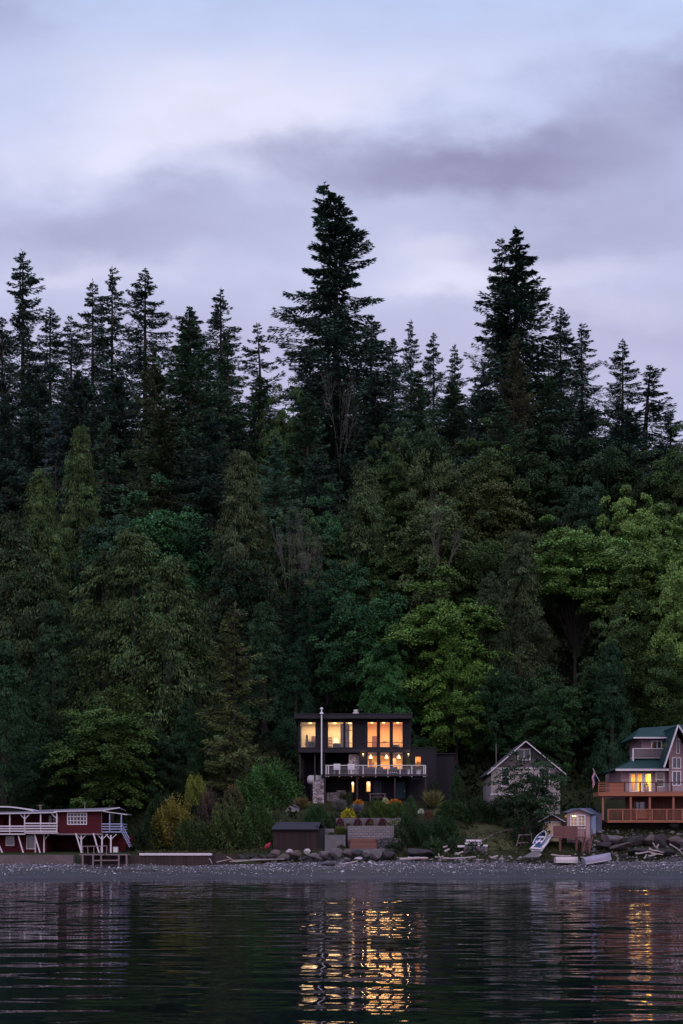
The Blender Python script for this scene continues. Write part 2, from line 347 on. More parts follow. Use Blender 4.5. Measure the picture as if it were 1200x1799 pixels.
def proto(key, name, crown, trunk, H, Wd):
    e = bpy.data.objects.new(name, None)
    V, Q, t = crown
    c = np_mesh('crown', V, Q, LEAF, tint=t); tr = None
    if trunk is not None:
        tr = MB.build(trunk, 'trunk', BARK, e)
    COL.objects.unlink(c)
    if tr: COL.objects.unlink(tr)
    PROTO[key] = (name, c.data, tr.data if tr else None, H, Wd)
def fir(key, seed, H=30, Rm=4.2, nb=120, nf=95, gap=.12, lean=0.0, start=.12, irregular=.25, power=.8, blade=1.0, top_bend=0.0):
    rg = np.random.default_rng(seed); rr = random.Random(seed); tr = MB()
    ax = lambda z: (lean*(z/H)**2*H+top_bend*max(0, z/H-.85)**2*25, 0)
    zs = [H*i/9 for i in range(10)]; tr.tube([(ax(z)[0], 0, z) for z in zs], [max(.03, H*.0135*(1-z/H)**.8+.02) for z in zs], 7)
    parts = []
    lobes = rg.uniform(0, 2*math.pi, 3)
    for i in range(nb):
        t = start+(1-start)*((i+rr.random())/nb)**.92
        z0 = H*min(t, .992); az = rr.random()*2*math.pi
        Rt = Rm*(1-t)**power*(1-.55*max(0, (.3-t)/.3))+.25
        Rt = Rt-.25+.10+.15*t*0
        if rr.random() < gap and t < .93: Rt *= rr.uniform(.3, .6)
        L = Rt*(1+irregular*rr.gauss(0, 1)*.8+irregular*.8*math.sin(t*17+lobes[0]+az))
        L = max(.18, min(L, Rm*1.3))
        e1 = -.28+.75*max(0, t-.55)+rr.gauss(0, .07); e2 = .26 if t < .85 else .1
        n = int(nf*1.55*(.3+.9*min(1, L/Rm))); s = rg.uniform(.05, 1, n)**.8
        w = rg.uniform(-1, 1, n); wm = (.25*L+.10)*(1.08-s)**.75*np.clip(s*3.5, .25, 1); lat = w*wm
        rad = L*s; ca, sa = math.cos(az), math.sin(az); axx = ax(z0)[0]
        z = z0+L*(e1*s+e2*s*s)-np.abs(lat)*.45-rg.uniform(0, .30, n)*(.4+.25*L)*.8
        P = np.stack([axx+ca*rad-sa*lat, sa*rad+ca*lat, z], 1)
        sg = np.sign(w)[:, None]*.75
        D = np.stack([ca*np.ones(n), sa*np.ones(n), np.full(n, e1+2*e2*.6)], 1)+sg*np.array([-sa, ca, 0])+rg.normal(0, .22, (n, 3))+np.array([0, 0, -.3])
        v, q = kites(P, D, rg.uniform(.45, .85, n)*blade*.86*min(1, .35+L*.4), rg.uniform(.11, .21, n)*blade*min(1, .45+L*.35), rg, np.array([0, 0, 1.4]))
        parts.append((v, q, tints(n, rg, rr.uniform(.7, 1.3))))
        if L > .9: tr.tube([(axx, 0, z0), (axx+ca*L*.5, sa*L*.5, z0+L*(e1*.5+e2*.25)), (axx+ca*L*.85, sa*L*.85, z0+L*(e1*.85+e2*.72))], [.075, .045, .012], 3)
    n = 16; P = np.stack([ax(H)[0]+rg.normal(0, .05, n), rg.normal(0, .07, n), H*(1-.06*rg.random(n))], 1)   # leader
    v, q = kites(P, np.array([0, 0, .9])+rg.normal(0, .6, (n, 3)), rg.uniform(.25, .6, n), rg.uniform(.08, .16, n), rg); parts.append((v, q, tints(n, rg)))
    proto(key, 'fir_tree', join(parts), tr, H, 2*Rm)
def cedar(key, seed, H=25, Rm=5.5, nc=520, npc=80, tops=((0, 0, 1),), power=.62):
    rg = np.random.default_rng(seed); rr = random.Random(seed); tr = MB()
    parts = []
    for (ox, oy, hs) in tops:
        h = H*hs; tr.tube([(ox*.2, oy*.2, 0), (ox, oy, h*.45), (ox, oy, h*.96)], [H*.02, H*.011, .03], 7)
        for i in range(int(nc*hs/len(tops)**.6)):
            t = rr.random()**.85*.985; az = rr.random()*2*math.pi
            Rt = (Rm*(1-t)**power*(.82+.18*math.sin(az*3+t*9+seed))/(1 if len(tops) == 1 else 1.35))*(rr.uniform(.6, 1.12)+.14*math.sin(t*23+az*2))+.12
            if math.sin(az*5+t*31+seed)+math.sin(az*2-t*17) < -1.15: Rt *= .72
            cx, cy, cz = ox+math.cos(az)*Rt, oy+math.sin(az)*Rt, h*t+rr.gauss(0, .3)+.5
            ll = rr.uniform(1.1, 2.6)*(.45+.55*(1-t)); n = npc; s = rg.random(n)
            sp_ = .5*(.5+s*.8)*(.5+.5*(1-t))
            P = np.stack([cx+rg.normal(0, 1, n)*sp_+math.cos(az)*s*.35, cy+rg.normal(0, 1, n)*sp_+math.sin(az)*s*.35, cz-s*ll], 1)
            D = np.stack([np.full(n, math.cos(az)*.45), np.full(n, math.sin(az)*.45), np.full(n, -1.0)], 1)+rg.normal(0, .35, (n, 3))
            v, q = kites(P, D, rg.uniform(.22, .48, n), rg.uniform(.06, .12, n), rg, np.array([math.cos(az), math.sin(az), .3])*.4)
            parts.append((v, q, tints(n, rg, rr.uniform(.5, 1.55), hue=.15)))
        n = 60; P = np.stack([ox+rg.normal(0, .12, n), oy+rg.normal(0, .12, n), h*(1-.07*rg.random(n))], 1)
        v, q = kites(P, np.array([0, 0, .6])+rg.normal(0, .6, (n, 3)), rg.uniform(.25, .5, n), rg.uniform(.08, .16, n), rg); parts.append((v, q, tints(n, rg)))
    proto(key, 'cedar_tree', join(parts), tr, H, 2*Rm)
def maple(key, seed, H=14, Rm=5, nb=95, nl=210, leaf=.34, low=.2, trunk_r=.22, nname='maple_tree', droop=.5):
    rg = np.random.default_rng(seed); rr = random.Random(seed); tr = MB(); parts = []
    fork = (rr.gauss(0, .3), rr.gauss(0, .3), H*.28)
    tr.tube([(0, 0, 0), (fork[0]*.4, fork[1]*.4, H*.14), fork], [trunk_r*1.2, trunk_r, trunk_r*.85], 8)
    for i in range(nb):
        t = rr.random(); el = math.asin(max(-.95, 1-t*(1.35 if low > .25 else 1.88))); az = rr.random()*2*math.pi          # bough centres over the crown shell
        r = rr.uniform(.62, 1.12) if i % 3 else rr.uniform(.3, .7)
        lump = 1+.16*math.sin(az*2+seed)+.12*math.sin(az*5+el*4+seed)
        c = np.array([math.cos(el)*math.cos(az)*Rm*r*lump*.86, math.cos(el)*math.sin(az)*Rm*r*lump*.86, H*(low+(1-low)/2)+math.sin(el)*H*(1-low)/2*r*.93*lump])
        br = rr.uniform(.38, 1.05)*Rm/5.0
        n = int(nl*rr.uniform(.7, 1.3)*(.35+br/(Rm/5.0))**1.3); a = rg.uniform(0, 2*math.pi, n); q_ = np.sqrt(rg.random(n))
        out = np.array([math.cos(az), math.sin(az)])
        px_ = np.cos(a)*q_*br; py_ = np.sin(a)*q_*br
        along = px_*out[0]+py_*out[1]
        pz = -droop*.6*(along+br)*rr.uniform(.3, 1.5)-.4*q_**2*br+rg.normal(0, .17, n)*br+.3*br
        P = c+np.stack([px_, py_, pz], 1)
        D = np.stack([np.cos(a)+out[0]*.6, np.sin(a)+out[1]*.6, np.full(n, -.55)], 1)+rg.normal(0, .35, (n, 3))
        s = rg.uniform(.7, 1.25, n)*leaf
        v, q = kites(P, D, s, s*.85, rg, np.array([0, 0, 1.6]), .7)
        parts.append((v, q, tints(n, rg, rr.uniform(.72, 1.28), hue=.10)))
        if i % 7 == 0:
            k = rr.uniform(.35, .6); m_ = [fork[j]*(1-k)+c[j]*k+(0, 0, .06*H)[j] for j in range(3)]
            tr.tube([fork, m_, tuple(c)], [trunk_r*.42, trunk_r*.22, .02], 4)
    proto(key, nname, join(parts), tr, H, 2*Rm)
def bush(key, seed, Rm=1.0, H=1.3, n=1500, leaf=.13, spiky=0.0, nname='shrub', lumps=9):
    rg = np.random.default_rng(seed)
    az = rg.uniform(0, 2*math.pi, n); el = np.arcsin(rg.uniform(-.15, 1, n)); r = rg.uniform(.55, 1, n)**.5
    lp = 1+.14*np.sin(az*3+seed+el*2)+.10*np.sin(az*7+el*5+seed)
    if spiky:
        P = np.stack([np.cos(az)*rg.random(n)*.35*Rm, np.sin(az)*rg.random(n)*.35*Rm, rg.random(n)*.25*H], 1)
        D = np.stack([np.cos(az)*spiky, np.sin(az)*spiky, np.ones(n)], 1)+rg.normal(0, .25, (n, 3))
        v, q = kites(P, D, rg.uniform(.6, 1.05, n)*H, rg.uniform(.02, .06, n)*1.6, rg)
        t = tints(n, rg)
    else:
        P = np.stack([np.cos(el)*np.cos(az)*r*lp*Rm*.93, np.cos(el)*np.sin(az)*r*lp*Rm*.93, np.sin(el)*r*lp*H*.93+.02], 1)
        D = P*np.array([1, 1, .5])+rg.normal(0, .5, (n, 3))
        v, q = kites(P, D, rg.uniform(.7, 1.4, n)*leaf, rg.uniform(.5, .9, n)*leaf, rg, np.array([0, 0, 1.0]))
        cl = 1+.3*np.sin(az*5+el*7+seed); t = tints(n, rg, cl)
    st = MB()
    for k in range(5): a = k*1.3; st.tube([(0, 0, -.05), (math.cos(a)*Rm*.3, math.sin(a)*Rm*.3, H*.5)], [.03*Rm, .015*Rm], 4)
    proto(key, nname, (v, q, t), st, H, 2*Rm)
def snag(key, seed, H=12, spread=.35, depth=5):
    rr = random.Random(seed); tr = MB()
    def grow(p, d, L, r, k):
        q = p+d*L; m_ = (p+q)/2+Vector((rr.gauss(0, .04), rr.gauss(0, .04), 0))*L
        tr.tube([p, m_, q], [r, r*.8, r*.62], 4 if r > .04 else 3)
        if k == 0: return
        for j in range(rr.choice((3, 3, 4))):
            nd = (d+Vector((rr.gauss(0, spread), rr.gauss(0, spread), rr.gauss(.12, spread*.5)))).normalized()
            grow(p+(q-p)*rr.uniform(.55, 1), nd, L*rr.uniform(.55, .8), r*.58, k-1)
    grow(Vector((0, 0, 0)), Vector((0, 0, 1)), H*.42, H*.0065, depth)
    zm = max(q[2] for q in tr.v); wm = max(abs(q[0]) for q in tr.v)
    e = bpy.data.objects.new('x', None); o = tr.build('branches', DEADWOOD, e); COL.objects.unlink(o)
    PROTO[key] = ('bare_tree', None, o.data, zm, 2*wm)

fir('f1', 1, 32, 7.4, 220, 125, power=.74, start=.03, blade=.8); fir('f2', 2, 32, 6.8, 200, 125, gap=.15, power=.7, start=.08, blade=.8); fir('f3', 3, 32, 7.4, 220, 125, gap=.08, power=.8, start=.03, blade=.8)
fir('f4', 4, 32, 6.4, 190, 110, gap=.22, irregular=.34, power=.68, start=.1, blade=.8); fir('f5', 5, 26, 6.6, 260, 150, gap=.05, power=.75, start=.01, blade=.75)
fir('f6', 6, 26, 6.2, 260, 150, gap=.04, power=.7, start=.01, blade=.75)
fir('big', 11, 44, 10.2, 340, 210, gap=.24, irregular=.24, power=.78, start=.03, blade=.95, top_bend=-2.2)
fir('big2', 12, 40, 9.6, 280, 200, gap=.22, irregular=.34, power=.95, start=.03, blade=.95)
fir('wind', 13, 26, 4.8, 120, 95, gap=.2, irregular=.45, power=.7, lean=.03, start=.12, blade=.8)
fir('open', 14, 17, 4.4, 130, 120, gap=.15, irregular=.3, power=.62, start=.15, blade=.72)
fir('blue', 15, 16, 4.0, 130, 110, gap=.03, irregular=.12, power=.72, start=.02, blade=.8)
cedar('c1', 21, 25, 5.6, 640, power=.74); cedar('c2', 22, 24, 5.6, 620, 80, tops=((0, 0, 1), (-3.0, .4, .86), (2.6, -.3, .9)))
cedar('c3', 23, 24, 4.4, 460, 80, power=.7); cedar('c4', 24, 22, 4.6, 480, 75, tops=((0, 0, 1), (1.8, .5, .85)))
maple('m1', 31, nb=240, nl=200, leaf=.21); maple('m2', 32, 14, 5.2, 260, 200, .21, low=.1); maple('m3', 33, 16, 5, 260, 190, leaf=.20, low=.15)
maple('m4', 34, 18, 5, 280, 200, leaf=.20, low=.3, trunk_r=.16); maple('m5', 35, 12, 5.5, 240, 210, low=.05, leaf=.22)
maple('airy', 37, 12, 5, 170, 100, leaf=.22, low=.1); maple('m6', 36, 13, 5, 270, 210, leaf=.20, low=.05, droop=.8)
bush('b1', 41); bush('b2', 42, 1, 1, 1700, .12); bush('b3', 43, 1, 2.0, 1500, .13); bush('cone', 44, 1, 3.4, 2200, .15)
bush('g1', 45, 1, 1.2, 500, spiky=.7, nname='ornamental_grass'); bush('g2', 46, 1, 1.2, 700, spiky=.35, nname='ornamental_grass')
bush('fl', 47, 1, .7, 700, .16, nname='flower_clump')
bush('hi', 48, 1, 1.2, 6000, .075); bush('hi2', 49, 1, 1.6, 7000, .07)
snag('s1', 51, 12, .5, 5); snag('s2', 52, 14, .65, 4); snag('s3', 53, 10, .45, 5)

def plant(key, px, top, Y, wpx, col, label, cat='tree', group=None, name=None, rot=None, base=None, x=None, sy=None):
    nm, crown, trunk, H, Wd = PROTO[key]
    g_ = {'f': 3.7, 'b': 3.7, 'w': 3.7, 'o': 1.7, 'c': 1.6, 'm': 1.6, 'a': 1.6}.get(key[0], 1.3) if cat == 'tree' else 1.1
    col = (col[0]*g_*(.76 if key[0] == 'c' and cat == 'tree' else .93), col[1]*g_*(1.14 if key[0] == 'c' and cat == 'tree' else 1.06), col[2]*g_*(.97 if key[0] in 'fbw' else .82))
    X = (px-600)*Y/F if x is None else x
    zb = gz(X, Y)-.15 if base is None else CH+(HZ-base)*Y/F
    h = CH+(HZ-top)*Y/F-zb; w = wpx*Y/F
    t = thing(name or nm, label, cat, (X, Y, zb), group); t.scale = (w/Wd, (sy or w)/Wd, h/H); t.rotation_euler = (0, 0, random.uniform(0, 6.28) if rot is None else rot)
    if crown:
        c = bpy.data.objects.new('crown' if cat == 'tree' else 'foliage', crown); COL.objects.link(c); c.parent = t; c.color = (*col, 1)
    if trunk:
        c = bpy.data.objects.new('branches' if nm == 'bare_tree' else ('trunk' if cat == 'tree' else 'stem'), trunk); COL.objects.link(c); c.parent = t
    return t
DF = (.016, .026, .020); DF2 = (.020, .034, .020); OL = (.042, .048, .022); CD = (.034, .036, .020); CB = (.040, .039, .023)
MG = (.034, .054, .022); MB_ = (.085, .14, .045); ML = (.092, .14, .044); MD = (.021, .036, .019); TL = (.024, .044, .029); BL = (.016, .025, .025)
SK = 'conifers standing along the skyline'
for a in [
 ('f2', 40, 442, 205, 105, DF, 'tallest slender conifer at the left end of the skyline'),
 ('f1', 4, 556, 200, 95, DF, 'dark conifer cut by the left edge of the frame, just below the skyline'),
 ('f1', 88, 538, 208, 85, DF, 'shorter dark conifer close beside the tallest one at the left end of the skyline'),
 ('f4', 125, 555, 215, 70, DF, 'thin gappy conifer in the dip between the left skyline conifers'),
 ('f2', 163, 495, 212, 85, DF, 'gappy skyline conifer touching the left side of a slightly taller twin'),
 ('f4', 197, 470, 208, 85, DF, 'airy tall skyline conifer, right one of a close pair with sky showing through'),
 ('f2', 255, 473, 204, 105, DF, 'tall skyline conifer with broad ragged branches right of the close pair'),
 ('f1', 333, 537, 206, 110, DF, 'medium pointed skyline conifer between two taller narrow ones on the left'),
 ('f3', 388, 507, 206, 100, DF, 'narrow sharp-tipped skyline conifer, last tall one before the lone windswept tree'),
 ('wind', 462, 567, 210, 75, DF, 'small windswept skyline conifer with sparse flagged branches left of the giant fir'),
 ('big', 590, 320, 198, 205, DF, 'giant ragged fir with a bent leaning tip, tallest tree of the forest'),
 ('f3', 545, 600, 204, 90, DF, 'dark conifer tucked against the lower left side of the giant fir'),
 ('f4', 652, 555, 204, 95, DF, 'ragged dark conifer behind the right shoulder of the giant fir'),
 ('f1', 690, 592, 207, 70, DF, 'small dark conifer just right of the giant fir'),
 ('f4', 722, 563, 214, 56, DF, 'thin see-through conifer standing right of the giant fir'),
 ('f1', 762, 583, 212, 62, DF, 'small pointed conifer in the middle of the gap between the two giant firs'),
 ('f2', 799, 605, 213, 52, DF, 'shortest pointed conifer in the gap, nearest the right giant fir'),
 ('big2', 907, 400, 196, 180, DF, 'second tallest fir, broad and dark with a double tip, right of centre'),
 ('f4', 882, 418, 197, 90, DF, 'slim fir forming the lower left tip of the second tallest fir'),
 ('f1', 985, 538, 203, 80, DF, 'dark conifer on the right shoulder of the second tallest fir'),
 ('f4', 1022, 568, 205, 78, DF, 'ragged see-through conifer with upswept branches right of the double-tipped fir'),
 ('f2', 1094, 597, 203, 70, DF, 'narrow leader conifer rising alone near the right end of the skyline'),
 ('wind', 1130, 640, 204, 100, DF, 'broad windswept conifer sloping down at the right end of the skyline'),
 ('f4', 1178, 722, 205, 70, DF, 'low sparse conifer last before the right edge of the skyline')]:
    plant(*a[:4], a[4]*({'big': 1.62, 'big2': 1.95}.get(a[0], 1.85)), *a[5:], group=SK, rot=0 if a[0] == 'big' else None)
MS = 'dark conifers on the upper slope'
for a in [
 ('f5', 268, 610, 186, 95, (.021, .027, .013), 'olive-lit fir in front of the left skyline row'),
 ('f6', 335, 560, 186, 140, DF2, 'wide dense dark fir left of centre filling the upper slope'),
 ('f3', 400, 590, 190, 105, DF2, 'dark spreading fir below the sharp-tipped skyline conifer'),
 ('f5', 62, 640, 188, 120, DF, 'dense dark fir under the tallest left skyline conifer'),
 ('f6', 140, 650, 190, 110, DF, 'dark bushy fir under the thin gappy left skyline conifer'),
 ('f5', 205, 640, 192, 105, DF, 'dark bushy fir under the close pair of left skyline conifers'),
 ('f6', 12, 690, 186, 90, DF, 'dark bushy fir low at the left frame edge'),
 ('blue', 98, 722, 172, 78, BL, 'blue-grey rounded spruce on the left upper slope'),
 ('c3', 142, 752, 168, 72, OL, 'olive cone-shaped cedar right of the blue-grey spruce'),
 ('blue', 188, 735, 176, 80, DF2, 'dark blunt spruce behind the olive cone-shaped cedar'),
 ('f6', 455, 660, 188, 95, DF2, 'dark fir under the lone windswept skyline conifer'),
 ('f5', 485, 765, 170, 85, TL, 'teal-green fir behind the reddish-brown cedar'),
 ('f6', 590, 640, 186, 150, DF, 'broad black-green fir at the foot of the giant fir'),
 ('f5', 540, 690, 180, 110, DF2, 'black-green fir left of the bare limbs under the giant fir'),
 ('f6', 660, 650, 188, 110, DF, 'black-green fir at the right foot of the giant fir'),
 ('f5', 735, 650, 190, 100, DF2, 'dark fir below the thin see-through conifer right of the giant'),
 ('f6', 795, 660, 192, 90, DF2, 'dark low fir filling the gap before the double-tipped fir'),
 ('f5', 903, 590, 184, 90, (.022, .022, .012), 'rust-brown cedar in front of the double-tipped fir'),
 ('f6', 850, 650, 186, 100, DF, 'dark fir at the left foot of the double-tipped fir'),
 ('f5', 965, 660, 184, 130, DF2, 'broad dark fir at the right foot of the double-tipped fir'),
 ('f6', 1030, 705, 182, 110, DF, 'dark wide fir below the ragged right-hand conifer'),
 ('f5', 1100, 720, 186, 120, DF, 'dark wide fir below the narrow right leader conifer'),
 ('f6', 1160, 775, 186, 90, DF, 'dark low fir beneath the sloping right end of the skyline'),
 ('f5', 880, 700, 176, 115, DF2, 'dark fir below the rust-brown cedar'),
 ('f5', 290, 700, 176, 120, (.018, .024, .012), 'drab olive fir below the olive-lit fir'),
 ('f6', 370, 720, 174, 120, DF, 'blackish fir directly above the reddish-brown cedar'),
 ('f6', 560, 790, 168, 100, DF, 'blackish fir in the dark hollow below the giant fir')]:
    plant(*a[:4], a[4]*1.55, *a[5:], group=MS)
BT = 'broadleaf trees on the slope'
for a in [
 ('m3', 500, 690, 182, 75, MG, 'small green maple between the windswept conifer and the giant fir'),
 ('m5', 740, 735, 178, 100, MD, 'low dark green maple between the two giant firs'),
 ('m3', 690, 770, 172, 90, MG, 'mid green maple below the right side of the giant fir'),
 ('m2', 850, 770, 172, 120, (.038, .058, .024), 'rounded dull green maple below the foot of the double-tipped fir'),
 ('m5', 770, 790, 168, 100, (.042, .058, .028), 'grey-green maple above the whitish bare twigs'),
 ('m1', 870, 842, 164, 130, (.048, .055, .024), 'brownish green flat-topped maple right of the whitish bare twigs'),
 ('m3', 945, 770, 174, 110, MD, 'dark rounded maple right of the dull green maple'),
 ('m1', 1020, 850, 168, 80, TL, 'teal small maple peeking above the bright right-hand maples'),
 ('m2', 1060, 770, 176, 110, MD, 'dark broad maple under the right part of the skyline'),
 ('m2', 1195, 780, 168, 100, MG, 'green maple crown cut by the right frame edge high on the slope'),
 ('m3', 1130, 800, 174, 90, MD, 'dark maple between the teal maple and the right frame edge'),
 ('m1', 1110, 868, 162, 90, ML, 'yellow-green rounded maple top standing above its neighbours at right'),
 ('m4', 1010, 915, 150, 150, MB_, 'tall bright green maple with visible stems right of the dark cedar'),
 ('m4', 1105, 945, 148, 140, (.085, .13, .045), 'tall soft green maple with long stems in the right forest'),
 ('m3', 1180, 920, 146, 150, (.088, .135, .042), 'large light green maple filling the right frame edge'),
 ('m1', 1205, 990, 138, 110, ML, 'light green leafy maple low at the right frame edge'),
 ('m6', 1100, 1050, 139, 110, MG, 'mid green maple draping down above the dark gap at right'),
 ('m2', 275, 872, 158, 155, (.03, .075, .035), 'glossy green maple crown between the two large left cedars'),
 ('m5', 195, 905, 156, 130, (.024, .046, .032), 'dark blue-green maple left of the glossy green maple'),
 ('m3', 530, 905, 156, 90, (.045, .065, .035), 'pale grey-green maple beside the bare tree left of centre'),
 ('m2', 575, 880, 160, 100, (.03, .07, .035), 'fresh green maple right of the bare tree left of centre'),
 ('c4', 640, 815, 160, 120, (.040, .044, .024), 'brown-green cone-shaped cedar right of centre above the house'),
 ('m1', 760, 885, 154, 130, (.055, .075, .035), 'grey-green maple under the whitish bare twigs'),
 ('m3', 700, 920, 156, 90, MG, 'dark leafy maple left of the grey-green maple'),
 ('m2', 845, 930, 154, 110, MG, 'leafy maple between the grey-green maple and the dark central cedar'),
 ('m6', 640, 1005, 142, 130, (.024, .06, .028), 'dark green maple directly above the modern house roof'),
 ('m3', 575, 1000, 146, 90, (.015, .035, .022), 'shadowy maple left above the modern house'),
 ('m6', 680, 1120, 137, 90, (.03, .078, .03), 'small fresh green maple just behind the modern house'),
 ('m2', 775, 1030, 140, 165, (.062, .105, .028), 'bright yellow-green maple overhanging the right side of the modern house'),
 ('m6', 800, 1130, 136.5, 140, (.055, .10, .025), 'lower yellow-green maple bough mass right of the modern house roof'),
 ('c1', 912, 935, 146, 125, (.036, .036, .022), 'large drooping dark cedar right of centre'),
 ('c3', 860, 1010, 142, 90, (.03, .034, .02), 'slim dark cedar against the left side of the large drooping cedar'),
 ('m6', 960, 1180, 134.5, 120, (.022, .045, .02), 'dark low maple behind the grey gabled house'),
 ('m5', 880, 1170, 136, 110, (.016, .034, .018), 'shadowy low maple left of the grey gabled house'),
 ('m3', 1045, 1180, 137, 110, (.02, .04, .02), 'dark maple in the hollow left of the green-roofed house'),
 ('c3', 1075, 1130, 134.5, 90, (.016, .028, .018), 'dark fir-like cedar behind the flag at the right'),
 ('m5', 1165, 1130, 137, 120, (.03, .05, .02), 'dark green maple behind the green-roofed house'),
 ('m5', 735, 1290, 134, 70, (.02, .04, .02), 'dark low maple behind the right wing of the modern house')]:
    plant(*a[:4], a[4]*(1.3 if a[3] > 138 else 1.1), *a[5:], group=BT)
CG = 'large western cedars on the lower slope'
for a in [
 ('c1', 425, 795, 152, 165, CB, 'reddish-brown tall cedar left of centre'),
 ('c2', 235, 928, 136, 250, (.040, .044, .022), 'widest three-topped cedar on the left above the red house'),
 ('c1', 72, 830, 150, 150, OL, 'olive cedar with a blunt top at left'),
 ('c4', 30, 920, 141, 190, (.032, .034, .02), 'tall brown-green cedar on the left frame edge'),
 ('c3', 95, 1060, 136, 120, (.020, .028, .018), 'dark cedar between the left edge cedar and the three-topped cedar'),
 ('c3', 8, 1130, 130, 130, (.018, .030, .018), 'low dark cedar at the left frame edge above the red house'),
 ('c3', 350, 1090, 138, 120, (.026, .032, .018), 'dark cedar between the three-topped cedar and the trunked fir'),
 ('c3', 465, 1060, 141, 110, (.022, .032, .020), 'dark cedar behind the trunked fir, left of the modern house')]:
    plant(*a[:4], a[4]*1.1, *a[5:], group=CG)
plant('open', 412, 1062, 128, 150, (.050, .058, .026), 'olive fir with an exposed straight trunk beside the modern house')
plant('m6', 195, 1215, 126.5, 200, (.040, .066, .022), 'low bright-tipped maple above the red house roof')
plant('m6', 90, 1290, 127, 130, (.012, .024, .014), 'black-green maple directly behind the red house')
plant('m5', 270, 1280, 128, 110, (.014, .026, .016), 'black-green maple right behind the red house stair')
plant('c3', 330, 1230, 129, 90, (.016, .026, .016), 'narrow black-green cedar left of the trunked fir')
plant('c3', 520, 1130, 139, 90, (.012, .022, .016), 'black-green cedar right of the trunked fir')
plant('airy', 932, 1312, 117, 132, (.020, .036, .020), 'dark leafy tree in front of the grey gabled house')
# bare trees
plant('s1', 770, 838, 150, 85, DF, 'whitish bare-twigged tree top right of centre on the slope')
plant('s2', 597, 620, 182, 95, DF, 'bare grey tree with forked limbs in front of the giant fir')
plant('s3', 508, 878, 151, 70, DF, 'pale bare-twigged tree right of the reddish-brown cedar')
plant('s3', 545, 915, 150, 55, DF, 'smaller pale bare tree beside the pale grey-green maple')
# trees deep in the forest that only show between the others
LM = [(-60, 'beyond the left frame edge'), (60, 'under the tallest left skyline conifer'), (140, 'above the arched roof of the red house'), (230, 'above the window of the red house'), (300, 'above the golden yellow shrub'), (380, 'left of the trunked fir'), (450, 'right of the trunked fir'), (530, 'above the dark boat shed'), (610, 'below the giant bent fir'), (690, 'above the lit windows of the modern house'), (760, 'above the wing of the modern house'), (840, 'between the two giant firs and the lawn'), (920, 'above the grey gabled house'), (1000, 'above the pink-beige beach cabin'), (1080, 'above the striped flag'), (1150, 'above the green-roofed house'), (1230, 'at the right frame edge')]
def zone_label(k, px, py):
    z = next((t_ for p_, t_ in LM if px < p_), 'beyond the right frame edge')
    return f"half hidden dark {'fir' if k[0] == 'f' else 'maple'} {'just under the skyline' if py < 740 else 'high on the slope' if py < 860 else 'midway up the slope' if py < 1000 else 'low on the slope'} {z}"
def env(px): return np.interp(px, [-400, 0, 300, 450, 700, 850, 1000, 1060, 1150, 1200, 1600], [690, 672, 660, 685, 678, 668, 690, 740, 762, 790, 820])
rf = random.Random(99); keys = ['f1', 'f3', 'f5', 'f6', 'f5', 'm2', 'm3']; taken = 0
for Y in (150, 157, 165, 173, 182, 191, 200, 209, 219):
    n = int((.60*Y+26)/8.0)
    for i in range(n):
        X = (-.30*Y-13)+(.60*Y+26)*(i+rf.random())/n; px = 600+X*F/Y
        if 0 < px < 1200 and Y < 160 and rf.random() < .35: continue
        yb = gz(X, Y); h = rf.uniform(9, 15) if Y < 190 else rf.uniform(10, 16)
        top = max(HZ-(yb+h-CH)*F/Y, env(px)+rf.uniform(0, 25)+(215-Y)*4.0); h = (HZ-top)*Y/F+CH-yb
        if h < 4: continue
        k = rf.choice(keys)
        plant(k, px, top, Y, h*rf.uniform(.5, .7)*F/Y, tuple(c*rf.uniform(.7, 1.15) for c in (DF if k[0] == 'f' else MD)),
              zone_label(k, px, HZ-(yb+h*.6-CH)*F/Y), group='half hidden trees in the forest mass')
# undergrowth
def scatter_leaves(name, n, xr, yr, size, col, hfun, label, cat='undergrowth', kind='stuff'):
    rg = np.random.default_rng(len(name)+n); m_ = 7
    x = rg.uniform(*xr, n); y = rg.uniform(*yr, n); keep = hfun(x, y, rg); x, y = x[keep], y[keep]; n = len(x)
    X = np.repeat(x, m_)+rg.normal(0, size*.8, n*m_); Y = np.repeat(y, m_)+rg.normal(0, size*.8, n*m_)
    Z = ground(X, Y)+np.repeat(rg.random(n)*size*1.6, m_)*rg.random(n*m_)
    D = rg.normal(0, .7, (n*m_, 3))+np.array([0, -.3, .6]); s = rg.uniform(.6, 1.3, n*m_)*size
    v, q = kites(np.stack([X, Y, Z], 1), D, s, s*.6, rg, np.array([0, 0, 1.0]))
    o = np_mesh(name, v, q, LEAF, tint=tints(n*m_, rg, np.repeat(rg.uniform(.6, 1.4, n), m_))); o.color = (*col, 1); tag(o, label, cat, kind=kind); return o
scatter_leaves('forest_undergrowth', 15000, (-70, 70), (134, 225), .75, (.02, .034, .018), lambda x, y, r: (np.abs(x) < .28*y+12) & ~((np.abs(x+.5) < 8) & (y < 134.5)), 'ferns and low brush covering the dark forest slope')
def tufts(x, y, r):
    return ((x > -6) & (y > 114.2) & (y < 118.5) & ~((x > -5.6) & (x < 4.6) & (y > 115.2))) | ((x < -6) & (y > 114) & (y < 121) & (x > -17))
scatter_leaves('bank_grass', 5200, (-20, 32), (114, 121), .13, (.05, .055, .026), tufts, 'rough grass tufts along the top of the shore bank', cat='grass')
def bank(x, y, r):
    px = 600+x*F/y; py = HZ-(ground(x, y)-CH)*F/y
    left = (px > 205) & (px < 520) & (y > 119.5) & (y < 134); right = (px > 770) & (px < 1210) & (y > 123) & (y < 135) & ~((px > 855) & (px < 985) & (y < 130)) & ~(px > 1050)
    mid = (px > 770) & (px < 830) & (y > 116)
    return left | right | mid | ((px < 205) & (y > 124))
